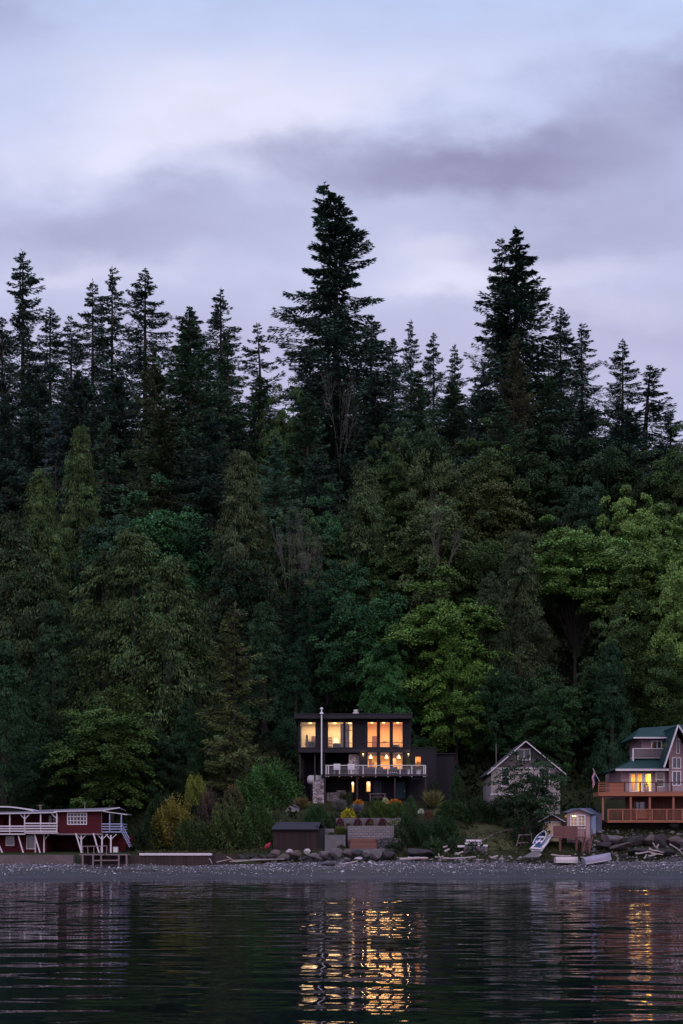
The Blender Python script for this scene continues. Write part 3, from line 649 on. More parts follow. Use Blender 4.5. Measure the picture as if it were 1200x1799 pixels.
scatter_leaves('bank_undergrowth', 6500, (-45, 45), (113, 135), .32, (.03, .048, .02), bank, 'low green brush on the banks between the houses')

# ---------------------------------------------------------------- building helpers
CHAR = boards("charcoal_siding", (.017, .016, .021), .22, var=.3)
CHARP = mat("charcoal_paint", (.016, .015, .020), .5, .2, 3)
STONE = cells("pale_rubble_stone", (.30, .25, .24), (.44, .38, .38), (.12, .10, .10), 2.6)
METAL = mat("brushed_metal", (.5, .49, .5), .4, .1, 8, .5, .6)
CREAM = mat("cream_plaster", (.86, .76, .56), .8, .06, 2)
PEACH = mat("peach_plaster", (.84, .62, .38), .8, .06, 2)
FLOORW = boards("oak_floor", (.30, .17, .08), .2)
DARKWD = mat("dark_timber", (.035, .028, .026), .8, .3, 5, stretch=(1, 1, .3))
CURT = mat("curtain_cloth", (.42, .28, .24), .9, .3, 9, stretch=(3, 3, .2))
MAUVE = mat("mauve_door_paint", (.20, .10, .10), .6, .1, 3)
FABRIC = mat("dark_fabric", (.06, .055, .06), .9, .2, 6)
LAMPK = 3.2
def lamp(x, y, z, power, parent, color=(1, .60, .27), rad=.8, name='bulb'):
    area = rad > .5
    d = bpy.data.lights.new(name, 'AREA' if area else 'POINT'); d.energy = power*LAMPK*(1.5 if area else .8); d.color = color
    if area: d.shape = 'RECTANGLE'; d.size = 1.5; d.size_y = 1.5; z += .22      # a one-sided ceiling panel shining down
    else: d.shadow_soft_size = rad
    o = bpy.data.objects.new(name, d); COL.objects.link(o); o.parent = parent; o.location = Vector((x, y, z))-wloc(parent); return o
def window(parent, x0, x1, z0, z1, y, fmat, bars_v=(), bars_h=(), fw=.05, d=.09, name='window', glass=True, label=None):
    m = MB(); yb = y+d
    m.box(x0, x1, y, yb, z0, z0+fw).box(x0, x1, y, yb, z1-fw, z1).box(x0, x0+fw, y, yb, z0+fw, z1-fw).box(x1-fw, x1, y, yb, z0+fw, z1-fw)
    for b in bars_v: m.box(b-fw*.35, b+fw*.35, y+.01, yb-.01, z0+fw, z1-fw)
    for b in bars_h: m.box(x0+fw, x1-fw, y+.013, yb-.013, b-fw*.35, b+fw*.35)
    w = m.build(name, fmat, parent)
    if label: w['label'] = label
    if glass:
        g = MB(); g.box(x0+fw*.5, x1-fw*.5, y+d*.5, y+d*.5+.012, z0+fw*.5, z1-fw*.5); g.build('pane', GLASS, w)
    return w
def room(parent, x0, x1, z0, z1, y0, y1, wallm, floorm=None, name='room'):
    m = MB(); t = .06
    m.box(x0, x1, y1, y1+t, z0, z1).box(x0-t, x0, y0, y1+t, z0, z1).box(x1, x1+t, y0, y1+t, z0, z1).box(x0-t, x1+t, y0, y1+t, z1, z1+t)
    r = m.build(name, wallm, parent); f = MB(); f.box(x0-t, x1+t, y0, y1+t, z0-t, z0-.003); f.build('room_floor', floorm or FLOORW, parent); return r
def hole(fr, a, b, c, d): return (fr.x(a), fr.x(b), fr.z(d), fr.z(c))

# ---------------------------------------------------------------- modern house
H = Fr(125); X, Z = H.x, H.z
mh = thing('modern_house', 'dark charcoal flat-roofed modern house with warmly lit upper windows and a long deck', 'house', (X(640), 129, 6.5))
up_h = [hole(H, 527, 555, 1268, 1314), hole(H, 575.5, 604, 1268, 1314), hole(H, 606, 620, 1268, 1314), hole(H, 645, 663, 1268, 1313.5), hole(H, 667, 685.5, 1268, 1313.5), hole(H, 689.5, 708, 1268, 1313.5)]
mid_h = [hole(H, 645, 663, 1321, 1352), hole(H, 667, 685.5, 1321, 1352), hole(H, 689.5, 708, 1321, 1352)]
low_h = [hole(H, 617.5, 623, 1372, 1392), hole(H, 643.5, 652, 1371, 1391), hole(H, 656, 671, 1370, 1400), hole(H, 697, 713, 1373, 1402)]
YF = 125.0; YB = 132.6
w = MB(); w.wall(X(524), X(722), Z(1322), Z(1264), YF, YF+.22, up_h)
w.box(X(524), X(524)+.2, YF+.22, YB, Z(1322), Z(1264)).box(X(722)-.2, X(722), YF+.22, YB, 6.4, Z(1264)).box(X(524)+.2, X(722)-.2, YB-.2, YB, 6.4, Z(1264))
w.box(X(524)+.2, X(722)-.2, YF+.22, YB-.2, Z(1322), Z(1322)+.12)
w.build('upper_wall', CHAR, mh)
w = MB(); w.wall(X(632), X(722)-.2, Z(1363), Z(1322)-.004, YF+.05, YF+.25, mid_h); w.box(X(571), X(632), YF+3.2, YF+3.4, Z(1363), Z(1322)-.004); w.box(X(568), X(571), YF+.1, YB-.2, 6.4, Z(1322)-.004)
w.build('main_floor_wall', CHAR, mh)
w = MB(); w.wall(X(575), X(722)-.2, 6.3, Z(1366)-.1, YF+.9, YF+1.1, low_h); w.build('ground_floor_wall', CHAR, mh)
r = MB(); r.box(X(518), X(723.5), YF-.85, YB+.4, Z(1263.7), Z(1256.3)); r.box(X(517.5), X(724), YF-.9, YB+.45, Z(1256.3)+.003, Z(1255))
roof = r.build('roof', CHARP, mh)
r = MB(); r.box(X(620), X(630.5), 126, 126.6, Z(1255), Z(1249.5)).box(X(622.5), X(628), 126.1, 126.5, Z(1249.5), Z(1247.5)).box(X(621.5), X(629), 126.05, 126.55, Z(1247.5), Z(1244.5)); r.build('chimney', METAL, roof)
# floor slab and soffit fascia
s = MB(); s.box(X(524.5), X(721), YF-.05, YF-.01, Z(1322), Z(1316)); s.build('fascia', CHARP, mh)
for i, (px, py, ph) in enumerate([(0, 0, 0)]*0): pass
wd = [window(mh, *h_, YF-.02+.1*0, CHARP) for h_ in (up_h[0], up_h[1])]
window(mh, *up_h[2], YF-.02, CHARP, bars_h=(Z(1283), Z(1305.3)), fw=.055)
for h_ in up_h[3:]: window(mh, *h_, YF-.02, CHARP)
for h_ in mid_h: window(mh, *h_, YF+.03, CHARP)
for h_ in low_h[:2]: window(mh, *h_, YF+.88, CHARP)
g = MB(); g.box(*low_h[2][:2], YF+.95, YF+1.03, *low_h[2][2:])
for k in range(1, 4): g.box(low_h[2][0], low_h[2][1], YF+.93, YF+.948, low_h[2][2]+k*.38, low_h[2][2]+k*.38+.05)
g.build('garage_door', mat('slate_paint', (.05, .06, .075), .5, .1), mh)
g = MB(); g.box(*low_h[3][:2], YF+.95, YF+1.03, *low_h[3][2:]); dr = g.build('door', mat('teal_paint', (.02, .06, .07), .5, .1), mh)
g = MB(); g.box(X(711), X(711.8), YF+.90, YF+.948, Z(1390), Z(1388)); g.build('handle', METAL, dr)
# rooms
zf, zc = Z(1319), Z(1266.5)
room(mh, X(526), X(562), zf, zc, YF+.24, YF+3.4, CREAM); room(mh, X(573), X(634), zf, zc, YF+.24, YF+3.6, CREAM); room(mh, X(640), X(712), zf, zc, YF+.24, YF+3.9, PEACH)
room(mh, X(640), X(712), Z(1361), Z(1320.5), YF+.27, YF+4.2, mat('gold_plaster', (.85, .68, .30), .8, .05), name='room')
for a in ((X(616), X(625), Z(1394), Z(1370.5)), (X(640), X(654), Z(1394), Z(1370))): room(mh, a[0], a[1], a[2], a[3], YF+1.12, YF+2.6, CREAM)
for px in (654, 675, 700): m = MB(); m.box(X(px)-.10, X(px)+.10, YF+1.3, YF+1.5, zc-.06, zc-.005); l = m.build('ceiling_lamp', GLOW, mh); lamp(X(px), YF+1.4, zc-.35, 18, l, (1, .56, .25))
for px, pw in ((544, 13), (588, 12), (615, 10)): m = MB(); m.box(X(px)-.12, X(px)+.12, YF+1.9, YF+2.1, zc-.06, zc-.005); l = m.build('ceiling_lamp', GLOW, mh); lamp(X(px), YF+2.0, zc-.35, pw, l, (1, .66, .36))
for px, pw in ((652, 44), (680, 52), (702, 18)): m = MB(); m.tube([(X(px), YF+1.6, Z(1324)), (X(px), YF+1.6, Z(1330))], [.04, .16], 10); l = m.build('pendant_lamp', GLOW, mh); lamp(X(px), YF+1.6, Z(1334), pw, l, (1, .56, .20))
for px in (620, 648): m = MB(); m.tube([(X(px), YF+2, Z(1372)), (X(px), YF+2, Z(1376))], [.05, .1], 8); l = m.build('ceiling_lamp', GLOW, mh); lamp(X(px), YF+1.9, Z(1377), 7, l)
d = MB(); d.box(X(655.5), X(664.5), YF+3.80, YF+3.88, zf, Z(1287)); d.build('interior_door', MAUVE, mh)
d = MB(); d.box(X(607), X(614), YF+.7, YF+.95, zf, Z(1270)); d.box(X(598), X(603), YF+.7, YF+.95, zf, Z(1270)); d.build('curtain', CURT, mh)
d = MB()
for k in range(24): d.box(X(645)+k*.137, X(645)+k*.137+.025, YF+.5, YF+.53, zf, Z(1304))
d.box(X(645), X(708), YF+.49, YF+.54, Z(1304), Z(1303)); d.build('inner_railing', CHARP, mh)
d = MB(); d.box(X(650), X(654.5), YF+4.10, YF+4.17, Z(1361), Z(1327)); d.box(X(656), X(659), YF+3.8, YF+4.1, Z(1349), Z(1335)); d.box(X(668), X(672), YF+4, YF+4.15, Z(1347), Z(1341)).box(X(668), X(671.5), YF+4, YF+4.15, Z(1337), Z(1331)).box(X(674), X(684), YF+2.2, YF+3, Z(1361), Z(1341)); d.box(X(692), X(698), YF+2.2, YF+2.4, Z(1361), Z(1325)); d.build('kitchen_cupboards', MAUVE, mh)
# things in the rooms
def furn(nm, label, cat, parts, base):
    t = thing(nm, label, cat, base)
    for pn, mb, mm in parts: mb.build(pn, mm, t)
    return t
m1 = MB(); m1.box(X(586), X(602), YF+.8, YF+1.6, Z(1317), Z(1308)); m2 = MB(); m2.box(X(586), X(602), YF+1.6, YF+1.85, Z(1317), Z(1303.5)); m3 = MB(); m3.box(X(584.6), X(586), YF+.8, YF+1.7, Z(1317), Z(1305.5)).box(X(602), X(603.4), YF+.8, YF+1.7, Z(1317), Z(1305.5))
furn('armchair', 'dark low armchair inside the second upper window of the modern house', 'armchair', [('seat', m1, FABRIC), ('backrest', m2, FABRIC), ('armrests', m3, FABRIC)], (X(594), YF+1.3, Z(1319)))
m1 = MB(); m1.beam((X(590), YF+2.2, Z(1318.8)), (X(590), YF+2.2, Z(1301)), .05); m1.box(X(587.5), X(592.5), YF+2.05, YF+2.35, Z(1319), Z(1318)); m2 = MB(); m2.tube([(X(590), YF+2.2, Z(1301.5)), (X(590), YF+2.2, Z(1294))], [.24, .17], 10)
furn('floor_lamp', 'small lit lamp behind the armchair in the modern house', 'lamp', [('pole', m1, DARKWD), ('lamp_shade', m2, emis('shade_glow', (1, .72, .4), 1.6))], (X(590), YF+2.2, Z(1319)))
m1 = MB(); m1.box(X(536), X(541), YF+1.2, YF+1.6, Z(1319), Z(1296)); furn('tall_cabinet', 'slim brown cabinet standing in the leftmost lit room', 'cabinet', [('body', m1, MAUVE), ('vase', MB().tube([(X(538.5), YF+1.4, Z(1296)), (X(538.5), YF+1.4, Z(1292)), (X(538.5), YF+1.4, Z(1288))], [.07, .11, .04], 8), DARKWD)], (X(538.5), YF+1.4, Z(1319)))
m1 = MB(); m1.box(X(672), X(683.5), YF+3.80, YF+3.86, Z(1304), Z(1289)); m2 = MB(); m2.box(X(673.2), X(682.3), YF+3.785, YF+3.80, Z(1302.6), Z(1290.4)); m3 = MB(); m3.box(X(675), X(681), YF+3.77, YF+3.785, Z(1298.5), Z(1296.8))
m1 = MB(); m1.box(X(576.5), X(583), YF+3.2, YF+3.55, Z(1319), Z(1290)); m2 = MB()
for k in range(5): m2.box(X(577), X(582.6), YF+3.17, YF+3.198, Z(1316-k*5.2), Z(1313.4-k*5.2))
furn('bookshelf', 'tall filled bookshelf at the left of the second lit upper room', 'bookshelf', [('case', m1, MAUVE), ('books', m2, mat('book_spines', (.5, .42, .35), .8, .4, 30))], (X(580), YF+3.4, Z(1319)))
m1 = MB(); m1.box(X(546), X(553.5), YF+3.30, YF+3.36, Z(1300), Z(1288)); m2 = MB(); m2.box(X(546.8), X(552.7), YF+3.285, YF+3.30, Z(1299), Z(1289))
furn('wall_picture', 'small dark-framed picture on the wall of the leftmost lit room', 'picture', [('frame', m1, DARKWD), ('image', m2, MAUVE)], (X(550), YF+3.33, Z(1300)))
m1 = MB(); m1.tube([(X(548), YF+1.6, Z(1319)), (X(548), YF+1.6, Z(1312))], [.16, .2], 10)
t_ = furn('indoor_plant', 'leafy potted plant near the window of the leftmost lit room', 'potted plant', [('pot', m1, WHITE)], (X(548), YF+1.6, Z(1319)))
c = bpy.data.objects.new('foliage', PROTO['g2'][1]); COL.objects.link(c); c.parent = t_; c.location = (0, 0, .3); c.scale = (.8, .8, .55); c.color = (.05, .06, .03, 1)
m1 = MB(); m1.box(X(692), X(704), YF+2.4, YF+3.1, Z(1319), Z(1309)); m2 = MB(); m2.box(X(692), X(704), YF+3.1, YF+3.35, Z(1319), Z(1304))
furn('indoor_sofa', 'brown sofa seen through the right one of three tall upper windows', 'sofa', [('seat', m1, MAUVE), ('backrest', m2, MAUVE)], (X(698), YF+2.9, Z(1319)))
furn('framed_picture', 'framed pale picture hanging on the wall seen through the middle of three tall windows', 'picture', [('frame', m1, DARKWD), ('mount', m2, CREAM), ('image', m3, DARKWD)], (X(678), YF+3.83, Z(1304)))
# wall sconces
for px, lb in ((638, None), (717.5, None)):
    m = MB(); m.tube([(X(px), YF-.06, Z(1329)), (X(px), YF-.06, Z(1325))], [.06, .07], 8); m.box(X(px)-.03, X(px)+.03, YF-.03, YF+.06, Z(1328), Z(1326)); s = m.build('wall_lamp', METAL, mh)
    lamp(X(px), YF-.25, Z(1323.4), 1.7, s, (1, .6, .28), .04); lamp(X(px), YF-.22, Z(1331), 1.0, s, (1, .6, .28), .04)
    m = MB(); m.tube([(X(px), YF-.06, Z(1325)+.002), (X(px), YF-.06, Z(1324.4))], [.075, .075], 8); m.build('glow_ring', GLOW, s)
# annex and wing
w = MB(); w.wall(X(721)+.02, X(767.5), 6.2, Z(1313.5), YF+.35, YF+.55, [hole(H, 729, 740.5, 1328, 1347)]); w.box(X(767.5)-.2, X(767.5), YF+.55, 131, 6.2, Z(1313.5)); w.box(X(722)+.02, X(767.5)-.2, 130.8, 131, 6.2, Z(1313.5)); w.box(X(722)+.02, X(767.5)-.2, YF+.55, 130.8, Z(1315.5), Z(1313.5)-.005); w.box(X(721)+.02, X(767.8), YF+.30, YF+.348, Z(1314.6), Z(1312.6))
w.build('annex', CHAR, mh); window(mh, *hole(H, 729, 740.5, 1328, 1347), YF+.33, CHARP)
room(mh, X(726), X(746), Z(1352), Z(1322), YF+.57, YF+2.6, PEACH); m = MB(); m.box(X(735)-.1, X(735)+.1, YF+1.4, YF+1.6, Z(1322)-.06, Z(1322)-.004); l = m.build('ceiling_lamp', GLOW, mh); lamp(X(735), YF+1.5, Z(1327), 8, l, (1, .5, .18))
w = MB(); w.box(X(767.6), X(803), 128, 132, 6.2, Z(1321)); w.box(X(767.6), X(804), 127.8, 132.2, Z(1321)+.003, Z(1319)); w.build('wing', CHAR, mh)
# deck
d = MB(); d.box(X(571), X(749), 122.3, YF+.04, Z(1366.3), Z(1363)); d.box(X(571), X(632), YF+.04, YF+3.2, Z(1365.5), Z(1363.2)); deck = d.build('deck', mat('deck_boards', (.05, .042, .05), .8, .3), mh)
Hd = Fr(122.4)
m = MB()
for px in (573, 577, 596.5, 617.5, 638, 660, 681.5, 703, 723.5, 744.5, 747.5): m.box(Hd.x(px)-.045, Hd.x(px)+.045, 122.33, 122.42, Hd.z(1365), Hd.z(1345.6))
m.box(Hd.x(572), Hd.x(748.3), 122.31, 122.44, Hd.z(1345.5), Hd.z(1344)); m.build('railing', mat('pale_metal', (.55, .53, .52), .5, .1, 5, .4), mh)
m = MB()
for k in range(7): z = Hd.z(1348+k*2.2); m.beam((Hd.x(573), 122.38, z), (Hd.x(747.5), 122.38, z), .012)
m.build('railing_cables', METAL, mh)
for px, y, zt in ((571, 122.6, 1366), (571.5, 125, 1366), (627, 122.6, 1366.5), (692, 122.6, 1366.5), (745, 122.6, 1366.5), (527, 125.4, 1322), (553, 125.5, 1322), (560, 128, 1322), (530, 130, 1322), (566, 126.5, 1322)):
    x_ = (px-600)*.05; zb = gz(x_, y)-.2; MB().box(x_-.07, x_+.07, y-.07, y+.07, zb, Z(zt)-.11).build('post', DARKWD, mh)
m = MB(); m.tube([(X(565.3), YF-1.05, Z(1362)), (X(565.3), YF-1.05, Z(1246.5))], [.06, .06], 10).tube([(X(565.3), YF-1.05, Z(1248.5)), (X(565.3), YF-1.05, Z(1247)), (X(565.3), YF-1.05, Z(1245))], [.11, .16, .05], 10).tube([(X(565.3), YF-1.05, Z(1256)), (X(565.3), YF-1.05, Z(1253))], [.2, .09], 10)
m.build('stove_pipe', WHITE, mh)
m = MB(); m.box(X(613), X(631.5), 125.5, 127.2, Z(1363)+.004, Z(1322)-.13); m.build('stone_column', STONE, mh)
m = MB(); m.prism([(X(550), gz(-2.4, 123.5)-.3), (X(571), gz(-2, 123.5)-.3), (X(570.5), Z(1369)), (X(550), Z(1374))], 123.6, 125.2); m.build('stone_pier', STONE, mh)
m = MB(); m.box(X(574), X(609), 125.0, 126.5, gz(-1, 123)-.3, Z(1392)); m.box(X(591), X(607), 124.9, 126, Z(1392)+.003, Z(1388.5)); m.build('stone_base', STONE, mh)
# propane tank
t = thing('propane_tank', 'white cylindrical gas tank behind the stone pier under the modern house', 'gas tank', (X(553), 127, 8.2))
m = MB(); m.tube([(X(538.5), 127, Z(1368)), (X(540), 127, Z(1368)), (X(543), 127, Z(1368)), (X(566), 127, Z(1368)), (X(569), 127, Z(1368)), (X(570.4), 127, Z(1368))], [.1, .3, .42, .42, .3, .1], 16); m.build('tank', WHITE, t, smooth=True)
m = MB(); m.box(X(545), X(547), 126.8, 127.2, gz(-2.8, 127)-.1, Z(1375)).box(X(562), X(564), 126.8, 127.2, gz(-2, 127)-.1, Z(1375)); m.build('cradle', DARKWD, t)
# deck furniture
def chair(px, label):
    x = Hd.x(px); zd = Z(1363)
    t = thing('deck_chair', label, 'chair', (x, 123, zd), 'white chairs on the deck')
    m = MB(); m.box(x-.27, x+.27, 122.9, 123.4, zd+.38, zd+.44); m.build('seat', WHITE, t)
    m = MB(); m.box(x-.29, x+.29, 122.84, 122.89, zd+.40, zd+.92)
    m.build('backrest', WHITE, t)
    for sx in (-.24, .24):
        for yy_ in (122.93, 123.36): m = MB(); m.box(x+sx-.02, x+sx+.02, yy_-.02, yy_+.02, zd, zd+.38); m.build('leg', METAL, t)
chair(592, 'white chair nearer the left end of the deck rail'); chair(617, 'white chair by the deck rail, right of its twin')
t = thing('outdoor_sofa', 'low dark outdoor sofa behind the deck rail', 'sofa', (X(650), 123.6, Z(1363)))
m = MB(); m.box(X(640), X(672), 123.2, 124.1, Z(1363)+.1, Z(1355.5)); m.build('seat', FABRIC, t); m = MB(); m.box(X(640), X(672), 122.95, 123.18, Z(1363)+.1, Z(1350.5)); m.build('backrest', FABRIC, t)
t = thing('gas_grill', 'black barbecue grill with pale knobs standing behind the deck rail', 'grill', (X(690), 123.6, Z(1363)))
m = MB(); m.box(X(682), X(699), 123.3, 124, Z(1363)+.05, Z(1356)); m.build('cart', CHARP, t); m = MB(); m.tube([(X(684), 123.65, Z(1355.5)), (X(697), 123.65, Z(1355.5))], [.33, .33], 12); m.build('hood', CHARP, t)
m = MB()
for k in range(4): m.box(X(684+k*3.4), X(685.4+k*3.4), 123.26, 123.298, Z(1359.6), Z(1358.2))
m.build('knobs', WHITE, t)
def planter(px, wpx, top, label):
    x = Hd.x(px); zd = Z(1363)
    t = thing('potted_plant', label, 'potted plant', (x, 123.4, zd)); r_ = wpx*.05/2*.55
    m = MB(); m.tube([(x, 123.4, zd), (x, 123.4, zd+.42), (x, 123.4, zd+.46)], [r_*.75, r_, r_*1.08], 14); m.build('pot', WHITE, t)
    c = bpy.data.objects.new('foliage', PROTO['b3'][1]); COL.objects.link(c); c.parent = t; c.location = (0, 0, .42); h = Z(top)-zd-.42; c.scale = (wpx*.025, wpx*.025, h/2); c.color = (.09, .11, .03, 1)
planter(719, 9, 1333, 'slim potted shrub on the deck under the right wall lamp'); planter(736.5, 16, 1339, 'rounder potted shrub at the right end of the deck')
m1 = MB(); m1.box(X(648), X(677), 123.5, 124.2, Z(1396.5), Z(1395)); t = thing('garden_bench', 'low dark bench standing in front of the garage door', 'bench', (X(662), 123.9, Z(1406))); m1.build('seat', mat('weathered_timber', (.16, .12, .12), .8, .3), t)
for px in (650, 675.5):
    m = MB(); m.box(X(px)-.05, X(px)+.05, 123.6, 124.1, gz(3, 123.9)-.1, Z(1396.6)); m.build('leg', MATS['weathered_timber'], t)
m = MB(); m.box(X(650.6), X(675), 123.8, 123.9, Z(1402), Z(1400.6)); m.build('stretcher', MATS['weathered_timber'], t)

# ---------------------------------------------------------------- garden in front of the modern house
BLK = blocks('grey_block', (.15, .135, .14), (.21, .19, .195), (.07, .065, .07), .4, .2)
CONC = mat("pale_concrete", (.13, .125, .13), .85, .4, 2.5, bump=.02)
G1 = Fr(117.6)
def solid(name, label, cat, mb, m, group=None, nm=None):
    return tag(mb.build(name, m), label, cat, group)
solid('retaining_wall', 'grey block retaining wall below the burgundy shrubs', 'wall', MB().box(G1.x(611), G1.x(692), 117.4, 119.0, 2.2, G1.z(1451)), BLK)
solid('retaining_wall', 'low pale wall edging the terrace with the row of burgundy shrubs', 'wall', MB().box(G1.x(590), G1.x(706), 119.6, 121.2, 3.2, G1.z(1436)), CONC)
solid('concrete_block_wall', 'blank grey concrete block wall right of the dark boat shed', 'wall', MB().box(G1.x(571), G1.x(607), 116.2, 118.2, 1.6, G1.z(1467)).box(G1.x(571), G1.x(587), 117, 118.6, G1.z(1467)+.003, G1.z(1456)), CONC)
solid('terrace_ledge', 'long thin concrete ledge above the shore boulders', 'ledge', MB().box(G1.x(571), G1.x(690), 115.4, 118, 1.7, G1.z(1491)), CONC)
RW = boards('red_cedar_boards', (.17, .085, .068), .11, vertical=False)
t = thing('garden_steps', 'reddish wooden bench steps in front of the block retaining wall', 'steps', (G1.x(638), 116.5, 2.3))
for k, (a, b) in enumerate(((1490, 1484.5), (1484.3, 1479), (1478.8, 1473.5))): MB().box(G1.x(614+k*.5), G1.x(661), 116.0+k*.45, 116.43+k*.45, G1.z(1491), G1.z(b)).build('step', RW, t)
solid('garden_boulder_wall', 'shadowy stone block wall right of the reddish wooden steps', 'wall', MB().box(G1.x(662), G1.x(704), 116.6, 118.4, 1.8, G1.z(1473)), cells('dark_rubble', (.05, .05, .055), (.12, .115, .12), (.02, .02, .02), 2.0))
GP = 'garden shrubs in front of the modern house'
BG = (.075, .012, .022)
for px, q in ((598, 'leftmost'), (628.5, 'second from left'), (650, 'second from right'), (672, 'rightmost')):
    plant('b1', px, 1437, 119.2, 15, BG, f'small round burgundy shrub on the garden terrace, {q} of four', 'shrub', 'burgundy shrubs on the terrace', base=1451)
for a in [
 ('fl', 612, 1421, 120.6, 24, (.32, .26, .02), 'bright yellow foliage clump above the burgundy shrubs', 1436),
 ('fl', 630, 1405, 122.5, 17, (.45, .16, .02), 'orange flower clump left of the garden bench', 1413),
 ('fl', 694, 1404, 122.5, 22, (.50, .15, .02), 'orange flower clump right of the garden bench', 1411),
 ('fl', 677, 1402, 122.6, 12, (.40, .38, .20), 'pale yellow flower clump beside the garden bench', 1411),
 ('g1', 627, 1412, 121.8, 26, (.13, .13, .18), 'blue-grey lavender mound in the middle of the garden', 1428),
 ('g2', 596, 1405, 122, 32, (.12, .11, .13), 'blue-grey grassy mound in front of the pale stone base', 1424),
 ('g2', 615, 1392, 123.3, 14, (.05, .06, .04), 'tall thin grey-green clump right of the stone base', 1414),
 ('hi', 664, 1406, 120.8, 46, (.055, .08, .022), 'large rounded olive green shrub in the garden centre', 1438),
 ('hi', 697, 1408, 120.4, 40, (.045, .075, .025), 'green shrub right of the large olive garden shrub', 1440),
 ('b3', 722, 1398, 121.5, 24, (.03, .06, .025), 'upright dark green shrub in front of the teal door side', 1440),
 ('hi2', 717, 1428, 117.8, 52, (.016, .032, .014), 'big black-green shrub beside the block retaining wall', 1492),
 ('hi2', 745, 1446, 117.4, 48, (.018, .036, .016), 'dark green shrub right of the big black-green shrub', 1494),
 ('g1', 760, 1388, 122.5, 40, (.13, .12, .055), 'feathery straw-tinted ornamental grass by the annex wall', 1418),
 ('cone', 803, 1352, 123.5, 26, (.022, .045, .022), 'slim dark conical evergreen right of the house wing', 1412),
 ('hi', 795, 1408, 119.8, 62, (.024, .045, .018), 'wide clipped green hedge mound below the conical evergreen', 1440),
 ('hi', 842, 1404, 121.0, 60, (.02, .038, .018), 'low dark hedge left of the grey gabled house', 1442),
 ('hi', 778, 1434, 118.2, 56, (.022, .045, .022), 'teal green shrub sloping toward the lawn', 1480),
 ('b2', 762, 1472, 116.2, 56, (.03, .05, .022), 'low mossy green shrub behind the shore logs', 1504),
 ('b2', 800, 1470, 116.0, 40, (.024, .042, .02), 'low dark green shrub left of the timber landing', 1500),
 ('b1', 769, 1421, 119.8, 16, (.16, .17, .07), 'pale variegated shrub among the dark garden hedges', 1434),
 ('b1', 752, 1424, 119.8, 18, (.11, .045, .03), 'rust-red shrub beside the pale variegated shrub', 1438),
 ('fl', 740, 1421, 119.8, 10, (.42, .42, .36), 'tiny white flower clump left of the rust-red shrub', 1428),
 ('g2', 598, 1452, 118.4, 26, (.09, .10, .04), 'yellowish grass tufts above the concrete block wall', 1468),
 ('fl', 690, 1440, 119.3, 28, (.17, .16, .10), 'straggly pale flower clump at the right end of the burgundy row', 1453),
 ('hi', 556, 1414, 120.4, 50, (.026, .055, .022), 'broad green shrub bank above the dark boat shed', 1458),
 ('g1', 530, 1400, 122.5, 30, (.13, .09, .05), 'brownish dry grass clump beside the garden path', 1420),
 ('hi2', 477, 1337, 124.5, 108, (.042, .098, .032), 'bright green dome-shaped shrub left of the modern house', 1412),
 ('hi', 432, 1372, 123.0, 74, (.035, .075, .025), 'mid green shrub left below the bright dome-shaped shrub', 1440),
 ('hi2', 305, 1402, 120.0, 86, (.13, .105, .028), 'golden yellow rounded shrub on the bank right of the red house', 1480),
 ('hi', 345, 1362, 122.5, 44, (.13, .14, .035), 'yellow-green shrub above the golden rounded shrub', 1410),
 ('hi2', 368, 1385, 121.0, 46, (.06, .04, .042), 'dull purple shrub right of the golden rounded shrub', 1462),
 ('hi', 400, 1412, 119.0, 80, (.05, .07, .028), 'large olive shrub in the middle of the green bank', 1494),
 ('hi2', 450, 1410, 119.2, 76, (.035, .065, .025), 'large green shrub just left of the dark boat shed', 1494),
 ('b1', 410, 1380, 121.5, 40, (.075, .06, .03), 'reddish olive shrub under the trunked fir', 1420),
 ('hi', 335, 1440, 118.2, 74, (.034, .052, .022), 'low olive shrub under the golden shrub', 1496),
 ('hi', 262, 1440, 119.5, 60, (.018, .03, .016), 'dark shrub between the red house stair and the golden shrub', 1496),
 ('hi', 285, 1395, 122.5, 60, (.02, .036, .018), 'dark green shrub behind the golden shrub', 1440),
 ('b3', 930, 1412, 116.5, 70, (.02, .034, .018), 'dark shrub at the foot of the tree before the grey house', 1482),
 ('hi', 880, 1398, 120.5, 60, (.02, .04, .02), 'dark green shrub covering the base of the grey house', 1450),
 ('b2', 835, 1478, 115.6, 50, (.026, .04, .02), 'low shrub beneath the timber landing', 1502)]:
    plant(*a[:7], 'shrub', GP if a[3] > 115 and 585 < a[1] < 810 else None, base=a[7])
